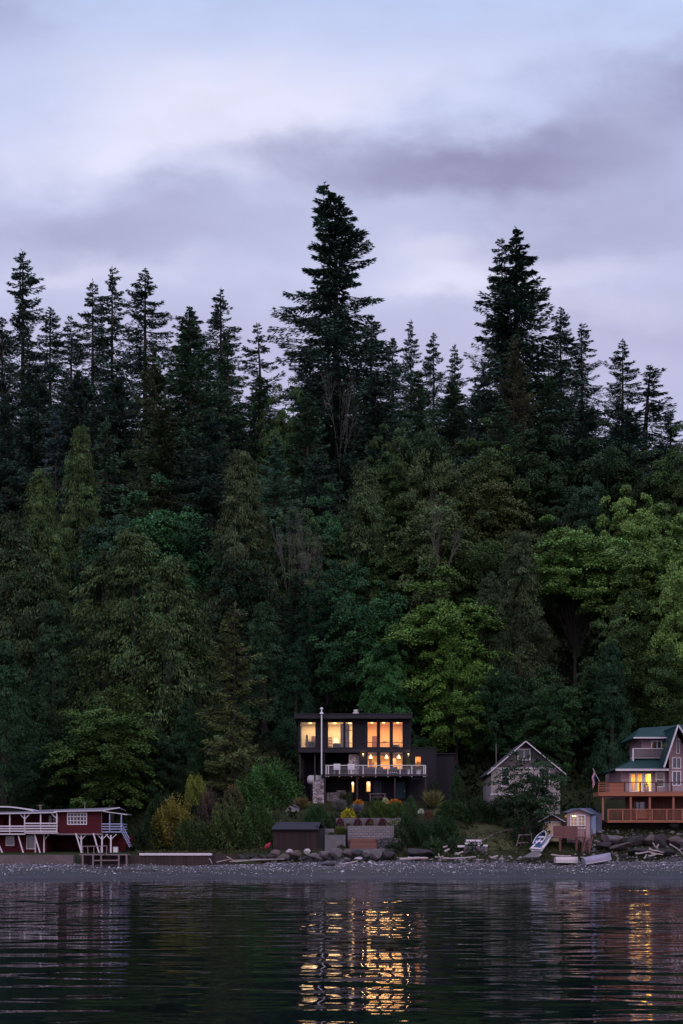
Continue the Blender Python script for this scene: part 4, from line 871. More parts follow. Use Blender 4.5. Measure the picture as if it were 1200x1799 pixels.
for a in [
 ('g2', 583, 1462, 116.9, 22, (.06, .07, .035), 'wispy grass clump on top of the stepped concrete block', 1472),
 ('b1', 590, 1425, 121.0, 26, (.04, .055, .03), 'small grey-green shrub left of the burgundy row', 1446),
 ('b2', 640, 1424, 121.3, 26, (.05, .065, .03), 'low green shrub filling the gap behind the burgundy row', 1438),
 ('g1', 603, 1392, 123.6, 18, (.05, .055, .035), 'small tuft beside the pale stone base', 1410),
 ('b1', 560, 1412, 121.8, 30, (.055, .05, .03), 'olive brown shrub at the foot of the stone pier', 1440),
 ('hi', 575, 1436, 119.9, 34, (.03, .05, .024), 'dark green shrub tumbling over the top of the block wall', 1462),
 ('b2', 706, 1454, 117.0, 30, (.035, .05, .025), 'leafy shrub overlapping the right end of the block wall', 1482),
 ('g2', 652, 1444, 118.95, 12, (.10, .095, .05), 'pale dry tuft between two burgundy shrubs', 1453),
 ('g2', 612, 1446, 118.95, 12, (.07, .08, .04), 'green tuft between the two left burgundy shrubs', 1453),
 ('b2', 690, 1480, 115.9, 34, (.022, .034, .018), 'low dark shrub in front of the shadowy stone block wall', 1496),
 ('b2', 600, 1484, 115.7, 18, (.03, .04, .02), 'small weed clump on the ledge by the block wall', 1493),
 ('b1', 655, 1403, 123.0, 12, (.04, .05, .03), 'small potted-size shrub under the garden bench', 1411),
 ('b3', 765, 1372, 124.6, 26, (.02, .034, .018), 'dark upright shrub against the wing of the modern house', 1402)]:
    plant(*a[:7], 'shrub', GP, base=a[7])
# path on the slope, lawn path
solid('garden_path', 'pale gravel path climbing left of the garden to the modern house', 'path', MB().slab([(*XZ(484, 0, 118.5)[:1], 118.5, gz(-5.6, 118.5)+.12), (XZ(500, 0, 118.5)[0], 118.5, gz(-4.8, 118.5)+.12), (XZ(535, 0, 124)[0], 124, gz(-3.2, 124)+.15), (XZ(510, 0, 124)[0], 124, gz(-4.5, 124)+.15)], .2), mat('gravel_path', (.22, .21, .22), .9, .35, 8))['kind'] = 'structure'

# ---------------------------------------------------------------- dark boat shed
S = Fr(116); X, Z = S.x, S.z
t = thing('boat_shed', 'dark brown windowless board shed on the shore boulders left of the garden', 'shed', (X(517), 117, 2))
SH = boards('dark_brown_boards', (.030, .019, .019), .2, var=.35)
m = MB(); m.box(X(480), X(556), 116, 118.6, 1.7, Z(1456.5)); m.prism([(0, 0)]*0 or [(X(556), 1.7), (X(556)+.12, 1.7), (X(556)+.12, Z(1450)), (X(556), Z(1450))], 116.02, 118.58); m.build('wall', SH, t)
m = MB(); m.slab([(X(477), 115.7, Z(1456.5)), (X(559), 115.7, Z(1456.5)), (X(563), 117.5, Z(1443.5)), (X(484), 117.5, Z(1443.5))], .1); m.slab([(X(484), 117.502, Z(1443.5)), (X(563), 117.502, Z(1443.5)), (X(571), 119.3, Z(1455)), (X(480), 119.3, Z(1455))], .1)
m.build('roof', mat('tar_roof', (.028, .028, .038), .7, .25, 3), t)
m = MB(); m.box(X(557)+.03, X(571), 116.5, 118.9, 1.7, Z(1455)); m.build('lean_to', CHARP, t)

# ---------------------------------------------------------------- red beach house
S = Fr(117); X, Z = S.x, S.z
RED = boards('barn_red_boards', (.075, .010, .015), .16, vertical=False, var=.18, joint=.5)
REDP = mat('barn_red_trim', (.12, .02, .025), .7, .2, 4)
TRIM = mat('white_trim', (.62, .58, .61), .7, .12, 5); BTRIM = mat('pale_blue_trim', (.30, .34, .50), .7, .12, 5)
GROOF = mat('grey_roofing', (.17, .165, .19), .8, .2, 2)
rh = thing('red_beach_house', 'long dark red wooden house on posts at the left with white balcony rails', 'house', (X(90), 120, 1.7))
up = hole(S, 118, 153, 1427.5, 1449)
m = MB(); m.wall(X(103), X(178), Z(1464), Z(1424), 117, 117.15, [up]); m.box(X(103), X(103)+.1, 117.15, 122, Z(1464), Z(1424)); m.box(X(178)-.1, X(178), 117.15, 122, Z(1464), Z(1424)); m.box(X(103)+.1, X(178)-.1, 121.9, 122, Z(1464), Z(1424)); m.box(X(103)+.1, X(178)-.1, 117.15, 121.9, Z(1464), Z(1464)+.08)
m.build('wall', RED, rh)
m = MB(); m.wall(X(-70), X(103), Z(1466), Z(1425), 118.8, 118.95, [hole(S, 78, 98, 1432, 1452), hole(S, -3, 3, 1435, 1452)]); m.box(X(-70), X(103), 121.9, 122, Z(1466), Z(1425)); m.build('porch_wall', RED, rh)
m = MB(); m.wall(X(-70), X(78), 1.6, Z(1467), 117.9, 118.05, [hole(S, 5.5, 21, 1468.5, 1486), hole(S, 42, 58, 1467.5, 1492)]); m.box(X(78)-.1, X(78), 118.05, 122, 1.6, Z(1467)); m.box(X(78), X(225), 121.9, 122, 1.6, Z(1467)); m.box(X(180), X(212), 119.5, 119.6, 1.6, Z(1467)); m.build('lower_wall', RED, rh)
for a in ((5.5, 21, 1468.5, 1486), (42, 58, 1467.5, 1492)):
    h_ = hole(S, *a); w_ = window(rh, *h_, 117.86, TRIM, fw=.09); b_ = MB(); b_.box(h_[0], h_[1], 118.12, 118.16, h_[2], h_[3]); b_.build('blind', mat('drawn_blind', (.33, .27, .27), .8, .15), w_)
w_ = window(rh, *up, 116.95, TRIM, bars_v=[up[0]+(up[1]-up[0])*k/6 for k in range(1, 6)], bars_h=[up[2]+(up[3]-up[2])*k/3 for k in range(1, 3)], fw=.08)
h_ = hole(S, 78, 98, 1432, 1452); window(rh, *h_, 118.75, TRIM, bars_v=[(h_[0]+h_[1])/2], fw=.07)
m = MB(); m.box(X(-70), X(180.5), 117.02, 121.8, Z(1467)+.004, Z(1464)-.003); m.box(X(-70), X(180.5), 116.9, 117.018, Z(1466.8), Z(1464)-.005); m.build('floor_beam', mat('greyed_timber', (.20, .15, .16), .8, .25), rh)
m = MB(); m.slab([(X(97), 116.6, Z(1425.2)), (X(180), 116.6, Z(1423.8)), (X(206), 118.2, Z(1417.5)), (X(57), 119.5, Z(1421.5))], .09); m.slab([(X(57), 119.502, Z(1421.5)), (X(206), 118.202, Z(1417.5)), (X(204), 122.4, Z(1420)), (X(50), 122.4, Z(1424))], .09); m.slab([(X(-75), 116.3, Z(1430.8)), (X(102), 116.3, Z(1427.2)), (X(97), 118.9, Z(1422.3)), (X(-75), 118.9, Z(1425))], .08)
rr_ = m.build('roof', GROOF, rh)
m = MB(); m.beam((X(97), 116.56, Z(1425.9)), (X(180), 116.56, Z(1424.5)), .07, .1); m.beam((X(180), 116.55, Z(1424.5)), (X(206), 118.15, Z(1418.2)), .07, .1); m.beam((X(-75), 116.26, Z(1431.8)), (X(103), 116.26, Z(1428)), .07, .11); m.build('fascia', TRIM, rr_)
m = MB(); arc = [(X(a), Z(1424-8.5*(1-((a+2)/60)**2))) for a in range(-60, 57, 6)]
for (x0, z0), (x1, z1) in zip(arc, arc[1:]): m.add([(x0, 118.0, z0), (x1, 118.0, z1), (x1, 122, z1), (x0, 122, z0), (x0, 118.0, z0-.1), (x1, 118.0, z1-.1), (x1, 122, z1-.1), (x0, 122, z0-.1)], [(0, 1, 2, 3), (7, 6, 5, 4), (0, 4, 5, 1), (2, 6, 7, 3)])
m.build('arched_roof', TRIM, rh)
m = MB(); m.slab([(X(180), 116.7, Z(1424.6)), (X(221), 117.6, Z(1430.2)), (X(221), 120.5, Z(1429)), (X(180), 120.5, Z(1423))], .08); m.build('porch_roof', GROOF, rh)
m = MB(); m.beam((X(180), 116.66, Z(1425.2)), (X(221), 117.57, Z(1431)), .06, .09); m.build('porch_fascia', TRIM, rh)
# balconies
m = MB(); m.box(X(-70), X(46.5), 116.35, 118.79, Z(1466.5), Z(1464.5)); m.box(X(46.6), X(103), 116.35, 118.79, Z(1464.6), Z(1462.6)); m.build('balcony_floor', TRIM, rh)
m = MB()
for z_ in (1451.8, 1456, 1460.3): m.box(X(-70), X(46), 116.3, 116.345, Z(z_+1.1), Z(z_-1.1))
for z_ in (1446.8, 1451.3, 1455.8, 1460.5): m.box(X(46.8), X(103), 116.3, 116.345, Z(z_+1.1), Z(z_-1.1))
m.build('balcony_railing', TRIM, rh)
def post(parent, px0, py0, px1, py1, y, w, mt, name='post'):
    return MB().beam((X(px0), y, Z(py0)), (X(px1), y, Z(py1)), w).build(name, mt, parent)
for px in (-40, -15, 20, 46, 74, 102.3): post(rh, px, 1464, px, 1429.5, 116.45, .09, TRIM)
for a in ((38, 1431, 46, 1439), (56, 1429.5, 47, 1438.5), (92, 1429, 102, 1438), (2, 1432, -6, 1440)): post(rh, *a, 116.45, .06, TRIM, 'brace')
for a in ((-8, 1467, 7.5, 1503), (33, 1467, 43.5, 1503), (61.5, 1464, 73, 1503), (134, 1464, 145, 1500), (165, 1464, 175.5, 1500)): post(rh, *a, 116.75, .10, TRIM, 'raking_strut')
for px in (61.3, 76.5): post(rh, px, 1467, px, 1503, 117.2, .1, TRIM)
for px in (142.5, 179, 194.5):
    post(rh, px, 1467, px, 1503, 117.1, .12, TRIM)
    post(rh, px-9, 1465.5, px, 1475, 117.1, .06, TRIM, 'brace'); post(rh, px+10, 1465.5, px, 1475, 117.1, .06, TRIM, 'brace')
post(rh, 86, 1466, 78, 1474, 117.2, .06, TRIM, 'brace')
# blue side porch with stair
m = MB(); m.box(X(177), X(213.5), 117.1, 120, Z(1462.5), Z(1460.5)); m.build('porch_floor', BTRIM, rh)
for px, y in ((177.5, 117.08), (192.5, 117.08), (213, 117.08), (203, 119.8)): post(rh, px, 1461, px, 1426.5 if px < 200 else 1430, y, .08, BTRIM)
m = MB()
for z_ in (1447.5, 1452, 1456.5): m.box(X(178), X(213), 117.03, 117.07, Z(z_+.9), Z(z_-.9)); m.box(X(213), X(213)+.04, 117.1, 120, Z(z_+.9), Z(z_-.9))
m.build('porch_railing', BTRIM, rh)
m = MB()
for k, z_ in enumerate((1448, 1455, 1462)): m.beam((X(213.5), 117.2, Z(z_)), (X(227), 117.2, Z(z_+26)), .05, .09)
for k in range(9): f_ = k/8.5; m.box(X(213.5+f_*13)-.02, X(213.5+f_*13)+.16, 117.25, 118.1, Z(1463+f_*25), Z(1462+f_*25))
m.build('stair', BTRIM, rh)
for px, t0, t1, y, r_ in ((57.5, 1412, 1424, 120, .09), (137.5, 1407.5, 1420, 120, .05)):
    m = MB(); m.tube([(X(px), y, Z(t1+3)), (X(px), y, Z(t0+3)), (X(px), y, Z(t0+2)), (X(px), y, Z(t0))], [r_, r_, r_*2, r_*1.6], 8); m.build('chimney_pipe', DEADWOOD, rh)
m = MB(); m.beam((X(85), 118.6, Z(1452)), (X(96), 118.6, Z(1452)), .05); m.box(X(88), X(98.5), 118.4, 118.6, Z(1447), Z(1441)); tag(m.build('seat_cushion', mat('tan_cloth', (.35, .17, .10), .9, .2)), 'tan cushion seat on the left balcony of the red house', 'cushion')
t = thing('white_cooler', 'white upright box standing under the red house posts', 'cooler', (X(201), 117.6, Z(1500)))
MB().box(X(197.5), X(205), 117.4, 117.9, Z(1501), Z(1489)).build('body', WHITE, t); MB().box(X(197.2), X(205.3), 117.37, 117.93, Z(1489)+.003, Z(1487.8)).build('lid', WHITE, t)
# seawalls, jetty frame
SEAW = mat('stained_seawall', (.13, .105, .105), .95, .45, 1.2, bump=.05, stretch=(1, 1, 2))
solid('seawall', 'stained concrete seawall in front of the red house', 'seawall', MB().box(-45, X(146), 112.7, 118.4, .2, Fr(112.7).z(1502)), SEAW)
Q = Fr(112.9)
solid('seawall', 'dark low timber seawall between the red house and the driftwood', 'seawall', MB().box(Q.x(146)+.01, Q.x(372), 112.9, 114.2, .2, Q.z(1503)).box(Q.x(372)+.02, Q.x(415), 113.1, 114.2, .3, Q.z(1501)), boards('tarred_piles', (.045, .032, .03), .3, var=.35))
solid('gangplank', 'long pale board lying on top of the dark low seawall', 'plank', MB().box(Q.x(245), Q.x(372), 112.78, 113.3, Q.z(1502.8), Q.z(1498.8)), TRIM)
GT = MATS['greyed_timber']
t = thing('timber_jetty', 'small weathered timber landing stage on the beach beside the red house', 'jetty', (Q.x(188), 112, .8))
for a, b, c, d in ((146, 1500.5, 189, 1500.5), (192, 1500.5, 229, 1500.5)): MB().box(Q.x(a), Q.x(c), 111.2, 112.8, Q.z(b+1.8), Q.z(b)).build('platform', GT, t)
for px in (152, 170, 184, 214.5, 228): m = MB(); zb = gz(Q.x(px), 111.3)-.2; m.beam((Q.x(px), 111.25, zb), (Q.x(px), 111.25, Q.z(1502)), .12); m.build('post', GT, t)
m = MB(); m.beam((Q.x(172), 111.15, Q.z(1511.5)), (Q.x(214), 111.15, Q.z(1511)), .09); m.build('brace', GT, t)
m = MB(); m.beam((Q.x(146), 112.6, Q.z(1487)), (Q.x(189), 112.6, Q.z(1486)), .07)
for px in (147, 156, 166, 178, 188): m.beam((Q.x(px), 112.6, Q.z(1500)), (Q.x(px+(px % 3)-1), 112.6, Q.z(1486)), .06)
m.build('railing', GT, t)

# ---------------------------------------------------------------- grey gabled house
S = Fr(122); X, Z = S.x, S.z
gh = thing('grey_gabled_house', 'small grey-beige house with steep white-edged gable half hidden by a leafy tree', 'house', (X(922), 125, 6))
GS = boards("grey_beige_siding", (.36, .32, .31), .2, vertical=False, var=.06, joint=.12); GS2 = boards('dark_gable_boards', (.13, .11, .115), .2, var=.2)
h1 = hole(S, 880, 896, 1348, 1382); h2 = hole(S, 946, 966, 1352, 1382)
m = MB(); m.wall(X(863), X(984), 5, Z(1350), 122, 122.2, [h1, h2]); m.box(X(863), X(863)+.1, 122.2, 129, 5, Z(1355)); m.box(X(984)-.1, X(984), 122.2, 129, 5, Z(1355)); m.build('wall', GS, gh)
m = MB(); m.prism([(X(866), Z(1350)+.003), (X(981), Z(1350)+.003), (X(922), Z(1306))], 122.04, 122.22); m.build('gable', GS2, gh)
for sx, ex in ((922, 855), (922, 992)):
    m = MB(); ez = Z(1360); m.slab([(X(sx), 121.4, Z(1302)), (X(sx), 129.5, Z(1302)), (X(ex), 129.5, ez), (X(ex), 121.4, ez)], .1); rf_ = m.build('roof', mat('dark_shingle', (.05, .05, .055), .9, .3, 5), gh)
    m = MB(); m.beam((X(sx), 121.35, Z(1303.3)), (X(ex), 121.35, ez-.05), .08, .17); m.build('bargeboard', TRIM, rf_)
h3 = hole(S, 909, 932, 1315.5, 1336)
window(gh, *h1, 121.95, TRIM, bars_h=[(h1[2]+h1[3])/2], fw=.09); window(gh, *h2, 121.95, TRIM, bars_v=[(h2[0]+h2[1])/2], fw=.09)
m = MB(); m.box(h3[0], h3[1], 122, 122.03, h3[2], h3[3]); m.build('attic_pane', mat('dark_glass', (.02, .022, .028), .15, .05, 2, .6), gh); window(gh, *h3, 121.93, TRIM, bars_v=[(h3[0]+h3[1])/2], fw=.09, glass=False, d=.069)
m = MB(); m.box(X(862), X(985), 121.93, 121.998, Z(1397), Z(1394)); m.box(X(866), X(981), 121.93, 121.998, Z(1350.8), Z(1348.8)); m.build('trim_band', TRIM, gh)
m = MB(); m.tube([(X(876.5), 124, Z(1345)), (X(876), 124, Z(1304)), (X(876), 124, Z(1303.5))], [.05, .05, .09], 8); m.build('vent_pipe', DEADWOOD, gh)
m = MB(); m.box(X(863)+.1, X(984)-.1, 128.6, 128.8, 5, Z(1350)); m.build('back_wall', GS, gh)

# ---------------------------------------------------------------- green-roofed house
S = Fr(118); X, Z = S.x, S.z
GR = boards('green_metal_roofing', (.016, .05, .043), .4, var=.15, rough=.5, joint=.3); PK = boards('rose_grey_siding', (.30, .20, .21), .18, vertical=False, var=.12, joint=.25)
OD = boards('orange_stained_timber', (.32, .13, .075), .14, vertical=False, var=.25); OP = mat('orange_stained_post', (.29, .12, .075), .7, .2, 4)
nh = thing('green_roofed_house', 'rose-grey house with green metal roofs and steep gable at the right edge', 'house', (X(1170), 122, 4.5))
hd = hole(S, 1109.5, 1149, 1357, 1391); hw = hole(S, 1156, 1171.5, 1355.5, 1382)
YN = 118.9
m = MB(); m.wall(X(1095), X(1176), Z(1398), Z(1352), YN, YN+.2, [hd, hw]); m.box(X(1095), X(1095)+.1, YN+.2, 126, Z(1398), Z(1352)); m.box(X(1095)+.1, X(1176), YN+5.9, 126-.05, Z(1398), Z(1352)); m.build('wall', PK, nh)
for a, b in ((0, .5), (.5, 1)): xa = hd[0]+(hd[1]-hd[0])*(a*.62); xb = hd[0]+(hd[1]-hd[0])*(b*.62); window(nh, xa+.01, xb-.01, hd[2], hd[3], YN-.04, WHITE, fw=.10, name='patio_door')
window(nh, hd[0]+(hd[1]-hd[0])*.66, hd[1], hd[2]+.02, hd[3], YN-.04, WHITE, fw=.10)
m = MB(); m.box(hd[0]+(hd[1]-hd[0])*.62, hd[0]+(hd[1]-hd[0])*.66, YN, YN+.2, hd[2], hd[3]); m.build('mullion', WHITE, nh)
w_ = window(nh, *hw, YN-.04, WHITE, bars_h=[(hw[2]+hw[3])/2], fw=.07); m = MB(); m.box(hw[0], hw[1], YN+.23, YN+.25, (hw[2]+hw[3])/2, hw[3]); m.build('blind', mat('warm_blind', (.45, .28, .15), .8, .1), w_)
room(nh, X(1100), X(1153), Z(1392), Z(1354), YN+.21, YN+4, mat('yellow_plaster', (.85, .62, .18), .8, .06)); 
for px, pw in ((1118, 26), (1138, 34)): m = MB(); m.tube([(X(px), YN+1.7, Z(1354.2)), (X(px), YN+1.7, Z(1356.5))], [.06, .14], 10); l = m.build('ceiling_lamp', GLOW, nh); lamp(X(px), YN+1.6, Z(1360), pw, l, (1, .68, .18))
m = MB(); m.box(X(1126), X(1133), YN+2.4, YN+3, Z(1392), Z(1372)).box(X(1110), X(1115), YN+.5, YN+.8, Z(1392), Z(1360)); m.build('inner_cupboards', MAUVE, nh)
# upper storey
hu = hole(S, 1158, 1178, 1296, 1326)
m = MB(); m.wall(X(1141), X(1250), Z(1352), Z(1292), YN+2.2, YN+2.4, [hu]); m.box(X(1141), X(1141)+.1, YN+2.4, 126, Z(1352), Z(1292)); m.build('upper_wall', PK, nh)
window(nh, *hu, YN+2.15, WHITE, bars_v=[hu[0]+(hu[1]-hu[0])*.55], fw=.09, name='window')
room(nh, X(1150), X(1190), Z(1328), Z(1294), YN+2.42, YN+5, PEACH); m = MB(); m.box(X(1168)-.1, X(1168)+.1, YN+3.4, YN+3.6, Z(1294)-.06, Z(1294)-.004); l = m.build('ceiling_lamp', GLOW, nh); lamp(X(1168), YN+3.0, Z(1298), 60, l, (1, .6, .26))
m = MB(); yb_ = YN+1.5
m.add([(X(1124), yb_, Z(1292)), (X(1260), yb_, Z(1292)), (X(1230), 124, Z(1262)), (X(1150), 124, Z(1268)), (X(1124), 127, Z(1292)), (X(1260), 127, Z(1292))], [(0, 1, 2, 3), (0, 3, 4), (1, 5, 2), (4, 3, 2, 5), (0, 4, 5, 1)]); ur = m.build('upper_roof', GR, nh)
MB().box(X(1124)-.04, X(1260), yb_-.08, yb_-.002, Z(1293.4), Z(1290.8)).build('fascia', TRIM, ur)
m = MB(); m.add([(X(1083), YN-.7, Z(1351)), (X(1180), YN-.7, Z(1351)), (X(1180), YN+2.19, Z(1325)), (X(1137), YN+2.19, Z(1325.5)), (X(1083), 124.5, Z(1351))], [(0, 1, 2, 3), (0, 3, 4), (0, 4, 1), (1, 4, 3, 2)]); lr = m.build('lower_roof', GR, nh)
MB().box(X(1083)-.04, X(1176), YN-.8, YN-.702, Z(1354), Z(1350.4)).build('fascia', TRIM, lr)
m = MB(); m.box(X(1121), X(1182), YN+1.28, YN+1.32, Z(1326.8), Z(1312.5))
m.build('balcony_screen', boards('grey_balcony_slats', (.16, .13, .14), .12), nh)
m = MB(); m.box(X(1121), X(1182), YN+1.24, YN+1.34, Z(1312.4), Z(1311.2)); m.box(X(1120.5), X(1123), YN+1.23, YN+1.35, Z(1335), Z(1311.2)); m.box(X(1121), X(1182), YN+1.36, YN+2.18, Z(1329), Z(1327)); m.build('balcony_rail', TRIM, nh)
# steep gable
m = MB(); m.beam((X(1188), YN-1.55, Z(1275)), (X(1163.5), YN-1.55, Z(1349)), .10, .26); m.beam((X(1188), YN-1.55, Z(1275)), (X(1222), YN-1.55, Z(1330)), .10, .26); m.build('bargeboard', TRIM, nh)
m = MB(); m.slab([(X(1188), YN-1.48, Z(1275)), (X(1188), YN+5, Z(1275)), (X(1163), YN+5, Z(1349)), (X(1163), YN-1.48, Z(1349))], .1); m.slab([(X(1188), YN-1.48, Z(1275)+.002), (X(1188), YN+5, Z(1275)+.002), (X(1236), YN+5, Z(1345)), (X(1236), YN-1.48, Z(1345))], .1); m.build('gable_roof', GR, nh)
m = MB(); m.wall(X(1177), X(1250), Z(1398), Z(1330), YN-.6, YN-.4, [hole(S, 1182, 1198, 1354, 1380), hole(S, 1182, 1198, 1330.1, 1350)]); m.prism([(X(1177), Z(1330)+.002), (X(1212), Z(1330)+.002), (X(1189), Z(1283))], YN-.58, YN-.42); m.box(X(1177), X(1177)+.1, YN-.4, YN+.3, Z(1398), Z(1330)); m.build('gable_wall', PK, nh)
for a in ((1182, 1198, 1354, 1380), (1182, 1198, 1330.3, 1350)):
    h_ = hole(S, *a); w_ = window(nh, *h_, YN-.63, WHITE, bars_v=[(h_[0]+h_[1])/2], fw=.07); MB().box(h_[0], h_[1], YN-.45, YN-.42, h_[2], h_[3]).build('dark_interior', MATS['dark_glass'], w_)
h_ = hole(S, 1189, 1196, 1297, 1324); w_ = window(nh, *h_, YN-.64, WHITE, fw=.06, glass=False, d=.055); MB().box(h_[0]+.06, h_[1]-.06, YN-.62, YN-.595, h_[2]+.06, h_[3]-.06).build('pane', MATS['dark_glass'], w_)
# timber decks
D0 = 116.3; Sd = Fr(D0)
m = MB(); m.box(Sd.x(1052), Sd.x(1290), D0, YN-.003, Sd.z(1398.5), Sd.z(1391)); dk = m.build('upper_deck', OD, nh)
m = MB(); m.box(Sd.x(1068), Sd.x(1290), D0+.1, YN+.4, Sd.z(1445), Sd.z(1440.5)); dk2 = m.build('lower_deck', OD, nh)
m = MB()
for z_ in (1376, 1380, 1384, 1388): m.box(Sd.x(1052), Sd.x(1071), D0+.02, D0+.06, Sd.z(z_+1), Sd.z(z_-1))
m.box(Sd.x(1051), Sd.x(1052.5), D0, D0+.1, Sd.z(1398), Sd.z(1374)); m.box(Sd.x(1071), Sd.x(1098), D0+.02, D0+.07, Sd.z(1391), Sd.z(1375)); m.build('deck_screen', OD, nh)
m = MB(); m.box(Sd.x(1051), Sd.x(1290), D0-.02, D0+.12, Sd.z(1375), Sd.z(1373.6))
for px in (1097.5, 1125, 1153, 1180, 1208): m.box(Sd.x(px)-.06, Sd.x(px)+.06, D0, D0+.1, Sd.z(1391), Sd.z(1375))
m.build('deck_railing', mat('dark_brown_rail', (.09, .035, .025), .7, .2), nh)
m = MB()
for a, b in ((1098.5, 1124), (1126, 1152), (1154, 1179), (1181, 1207)): m.box(Sd.x(a)+.05, Sd.x(b)-.05, D0+.04, D0+.052, Sd.z(1390), Sd.z(1376.5))
m.build('glass_panels', GLASS, nh)
for px in (1060, 1109, 1142.5, 1184): MB().box(Sd.x(px)-.08, Sd.x(px)+.08, D0+.15, D0+.31, Sd.z(1440.5)+.003, Sd.z(1398.5)-.003).build('deck_post', OP, nh)
m = MB(); m.box(Sd.x(1068), Sd.x(1290), D0+.03, D0+.11, Sd.z(1422.5), Sd.z(1421))
for px in (1068.5, 1094.5, 1118.5, 1146, 1171.5, 1199): m.box(Sd.x(px)-.05, Sd.x(px)+.05, D0+.04, D0+.1, Sd.z(1440.5), Sd.z(1422.5))
for px in range(1071, 1230, 2): m.box(Sd.x(px)-.012, Sd.x(px)+.012, D0+.06, D0+.08, Sd.z(1439), Sd.z(1422.5))
m.build('lower_railing', OP, nh)
m = MB(); m.box(Sd.x(1121), Sd.x(1145), D0+.4, D0+.9, Sd.z(1438), Sd.z(1423.5)); tag(m.build('wooden_bench_box', OD), 'planked storage box on the lower orange deck behind the rail', 'storage box')
m = MB(); m.wall(X(1105), X(1250), 4.0, Z(1399.5), YN+.5, YN+.7, [hole(S, 1119, 1140, 1407, 1425)]); m.build('basement_wall', boards('brown_basement_boards', (.13, .06, .05), .2), nh)
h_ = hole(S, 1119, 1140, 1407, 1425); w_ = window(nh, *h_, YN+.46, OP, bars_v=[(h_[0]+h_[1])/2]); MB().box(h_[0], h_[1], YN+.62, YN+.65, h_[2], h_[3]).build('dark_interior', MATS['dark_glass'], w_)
m = MB(); m.box(Sd.x(1068), Sd.x(1290), D0+1.6, D0+1.75, 3.0, Sd.z(1445)); m.build('underdeck_shade_panel', DARKWD, nh)  # added dark panel, stands in for the shade below the lower deck
t = thing('planter_pot', 'round pale pot with small plant behind the glass deck rail', 'plant pot', (Sd.x(1141.5), 117.6, Sd.z(1391)))
m = MB(); x_ = Sd.x(1141.5); z_ = Sd.z(1391); m.tube([(x_, 117.6, z_), (x_, 117.6, z_+.25), (x_, 117.6, z_+.42), (x_, 117.6, z_+.46)], [.15, .25, .22, .25], 14); m.build('pot', mat('pale_terracotta', (.5, .36, .26), .8, .15), t)
c = bpy.data.objects.new('foliage', PROTO['b1'][1]); COL.objects.link(c); c.parent = t; c.location = (0, 0, .45); c.scale = (.22, .22, .25); c.color = (.04, .06, .02, 1)
# flag
t = thing('flag', 'striped red and white flag with blue canton hanging from a slanted pole', 'flag', (X(1050), 117, Z(1374)))
MB().beam((X(1050.5), 117, Z(1376)), (X(1036.5), 116.6, Z(1352)), .035).build('pole', TRIM, t)
def flag_mesh():
    V = []; Fc = []; nu, nv = 26, 13; pole = lambda a: (X(1037+a*5.5), 116.62+a*.15, Z(1353.5+a*9))
    for i in range(nu+1):
        for j in range(nv+1):
            a = j/nv; dwn = i/nu; p = pole(a); V.append((p[0]-dwn*.16+.05*math.sin(dwn*9+a*2)-(a-.5)*dwn*.12, p[1]+.07*math.sin(a*9+dwn*3), p[2]-dwn*(1.25-.1*a)))
    for i in range(nu):
        for j in range(nv): Fc.append((i*(nv+1)+j, i*(nv+1)+j+1, (i+1)*(nv+1)+j+1, (i+1)*(nv+1)+j))
    o = MB().add(V, Fc).build('cloth', mat('flag_white', (.55, .50, .55), .8, .05), t, smooth=True)
    o.data.materials.append(mat('flag_red', (.38, .03, .05), .8, .05)); o.data.materials.append(mat('flag_blue', (.03, .04, .16), .8, .05))
    for k, p in enumerate(o.data.polygons): i, j = divmod(k, nv); p.material_index = 2 if (i < 10 and j >= 6) else (1 if j % 2 == 0 else 0)
    o.modifiers.new('thick', 'SOLIDIFY').thickness = .008
flag_mesh()

# ---------------------------------------------------------------- little boathouses, landing, boats
S = Fr(116.5); X, Z = S.x, S.z
TAN = boards('tan_siding', (.30, .20, .17), .16, vertical=False, var=.12, joint=.2); PKB = boards('pink_beige_siding', (.42, .28, .27), .16, vertical=False, var=.12, joint=.2)
t = thing('garden_shed', 'small tan shed with cream door and white gable edges behind the slipway', 'shed', (X(970), 117, 2.5))
m = MB(); m.prism([(X(954), 2.2), (X(988), 2.2), (X(988), Z(1442)), (X(968.5), Z(1433)), (X(954), Z(1442))], 116.8, 119); m.build('wall', TAN, t)
for ex in (945, 992): MB().slab([(X(968.5), 116.2, Z(1430)), (X(968.5), 119.3, Z(1430)), (X(ex), 119.3, Z(1443.5)), (X(ex), 116.2, Z(1443.5))], .07).build('roof', MATS['dark_shingle'], t); MB().beam((X(968.5), 116.17, Z(1430.8)), (X(ex), 116.17, Z(1444.2)), .05, .1).build('bargeboard', TRIM, t)
MB().box(X(958.5), X(985), 116.72, 116.79, 2.4, Z(1445.5)).build('door', mat('cream_paint', (.55, .43, .30), .7, .1), t); MB().box(X(957), X(986), 116.68, 116.78, Z(1445.3), Z(1442.5)).build('lintel', TRIM, t)
t = thing('beach_cabin', 'pink-beige beach cabin with glazed doors, blue side door and grey-blue roof', 'cabin', (X(1016), 118, 2.6))
hc = hole(S, 1001, 1028, 1431.5, 1456)
m = MB(); m.wall(X(996), X(1036), 2.3, Z(1429), 116.4, 116.5, [hc]); m.add([(X(996), 116.4, Z(1429)+.002), (X(1036), 116.4, Z(1429)+.002), (X(1029), 116.4, Z(1423.5)), (X(1014), 116.4, Z(1421)), (X(1002), 116.4, Z(1424))], [(0, 1, 2, 3, 4)]); m.build('wall', PKB, t)
m = MB(); m.box(X(1036)+.005, X(1036)+.10, 116.45, 119.5, 2.3, Z(1429)); m.box(X(1036)+.11, X(1060), 117.2, 119.4, 2.3, Z(1430)); m.build('side_wall', boards('slate_side_boards', (.12, .13, .18), .16, var=.15), t)
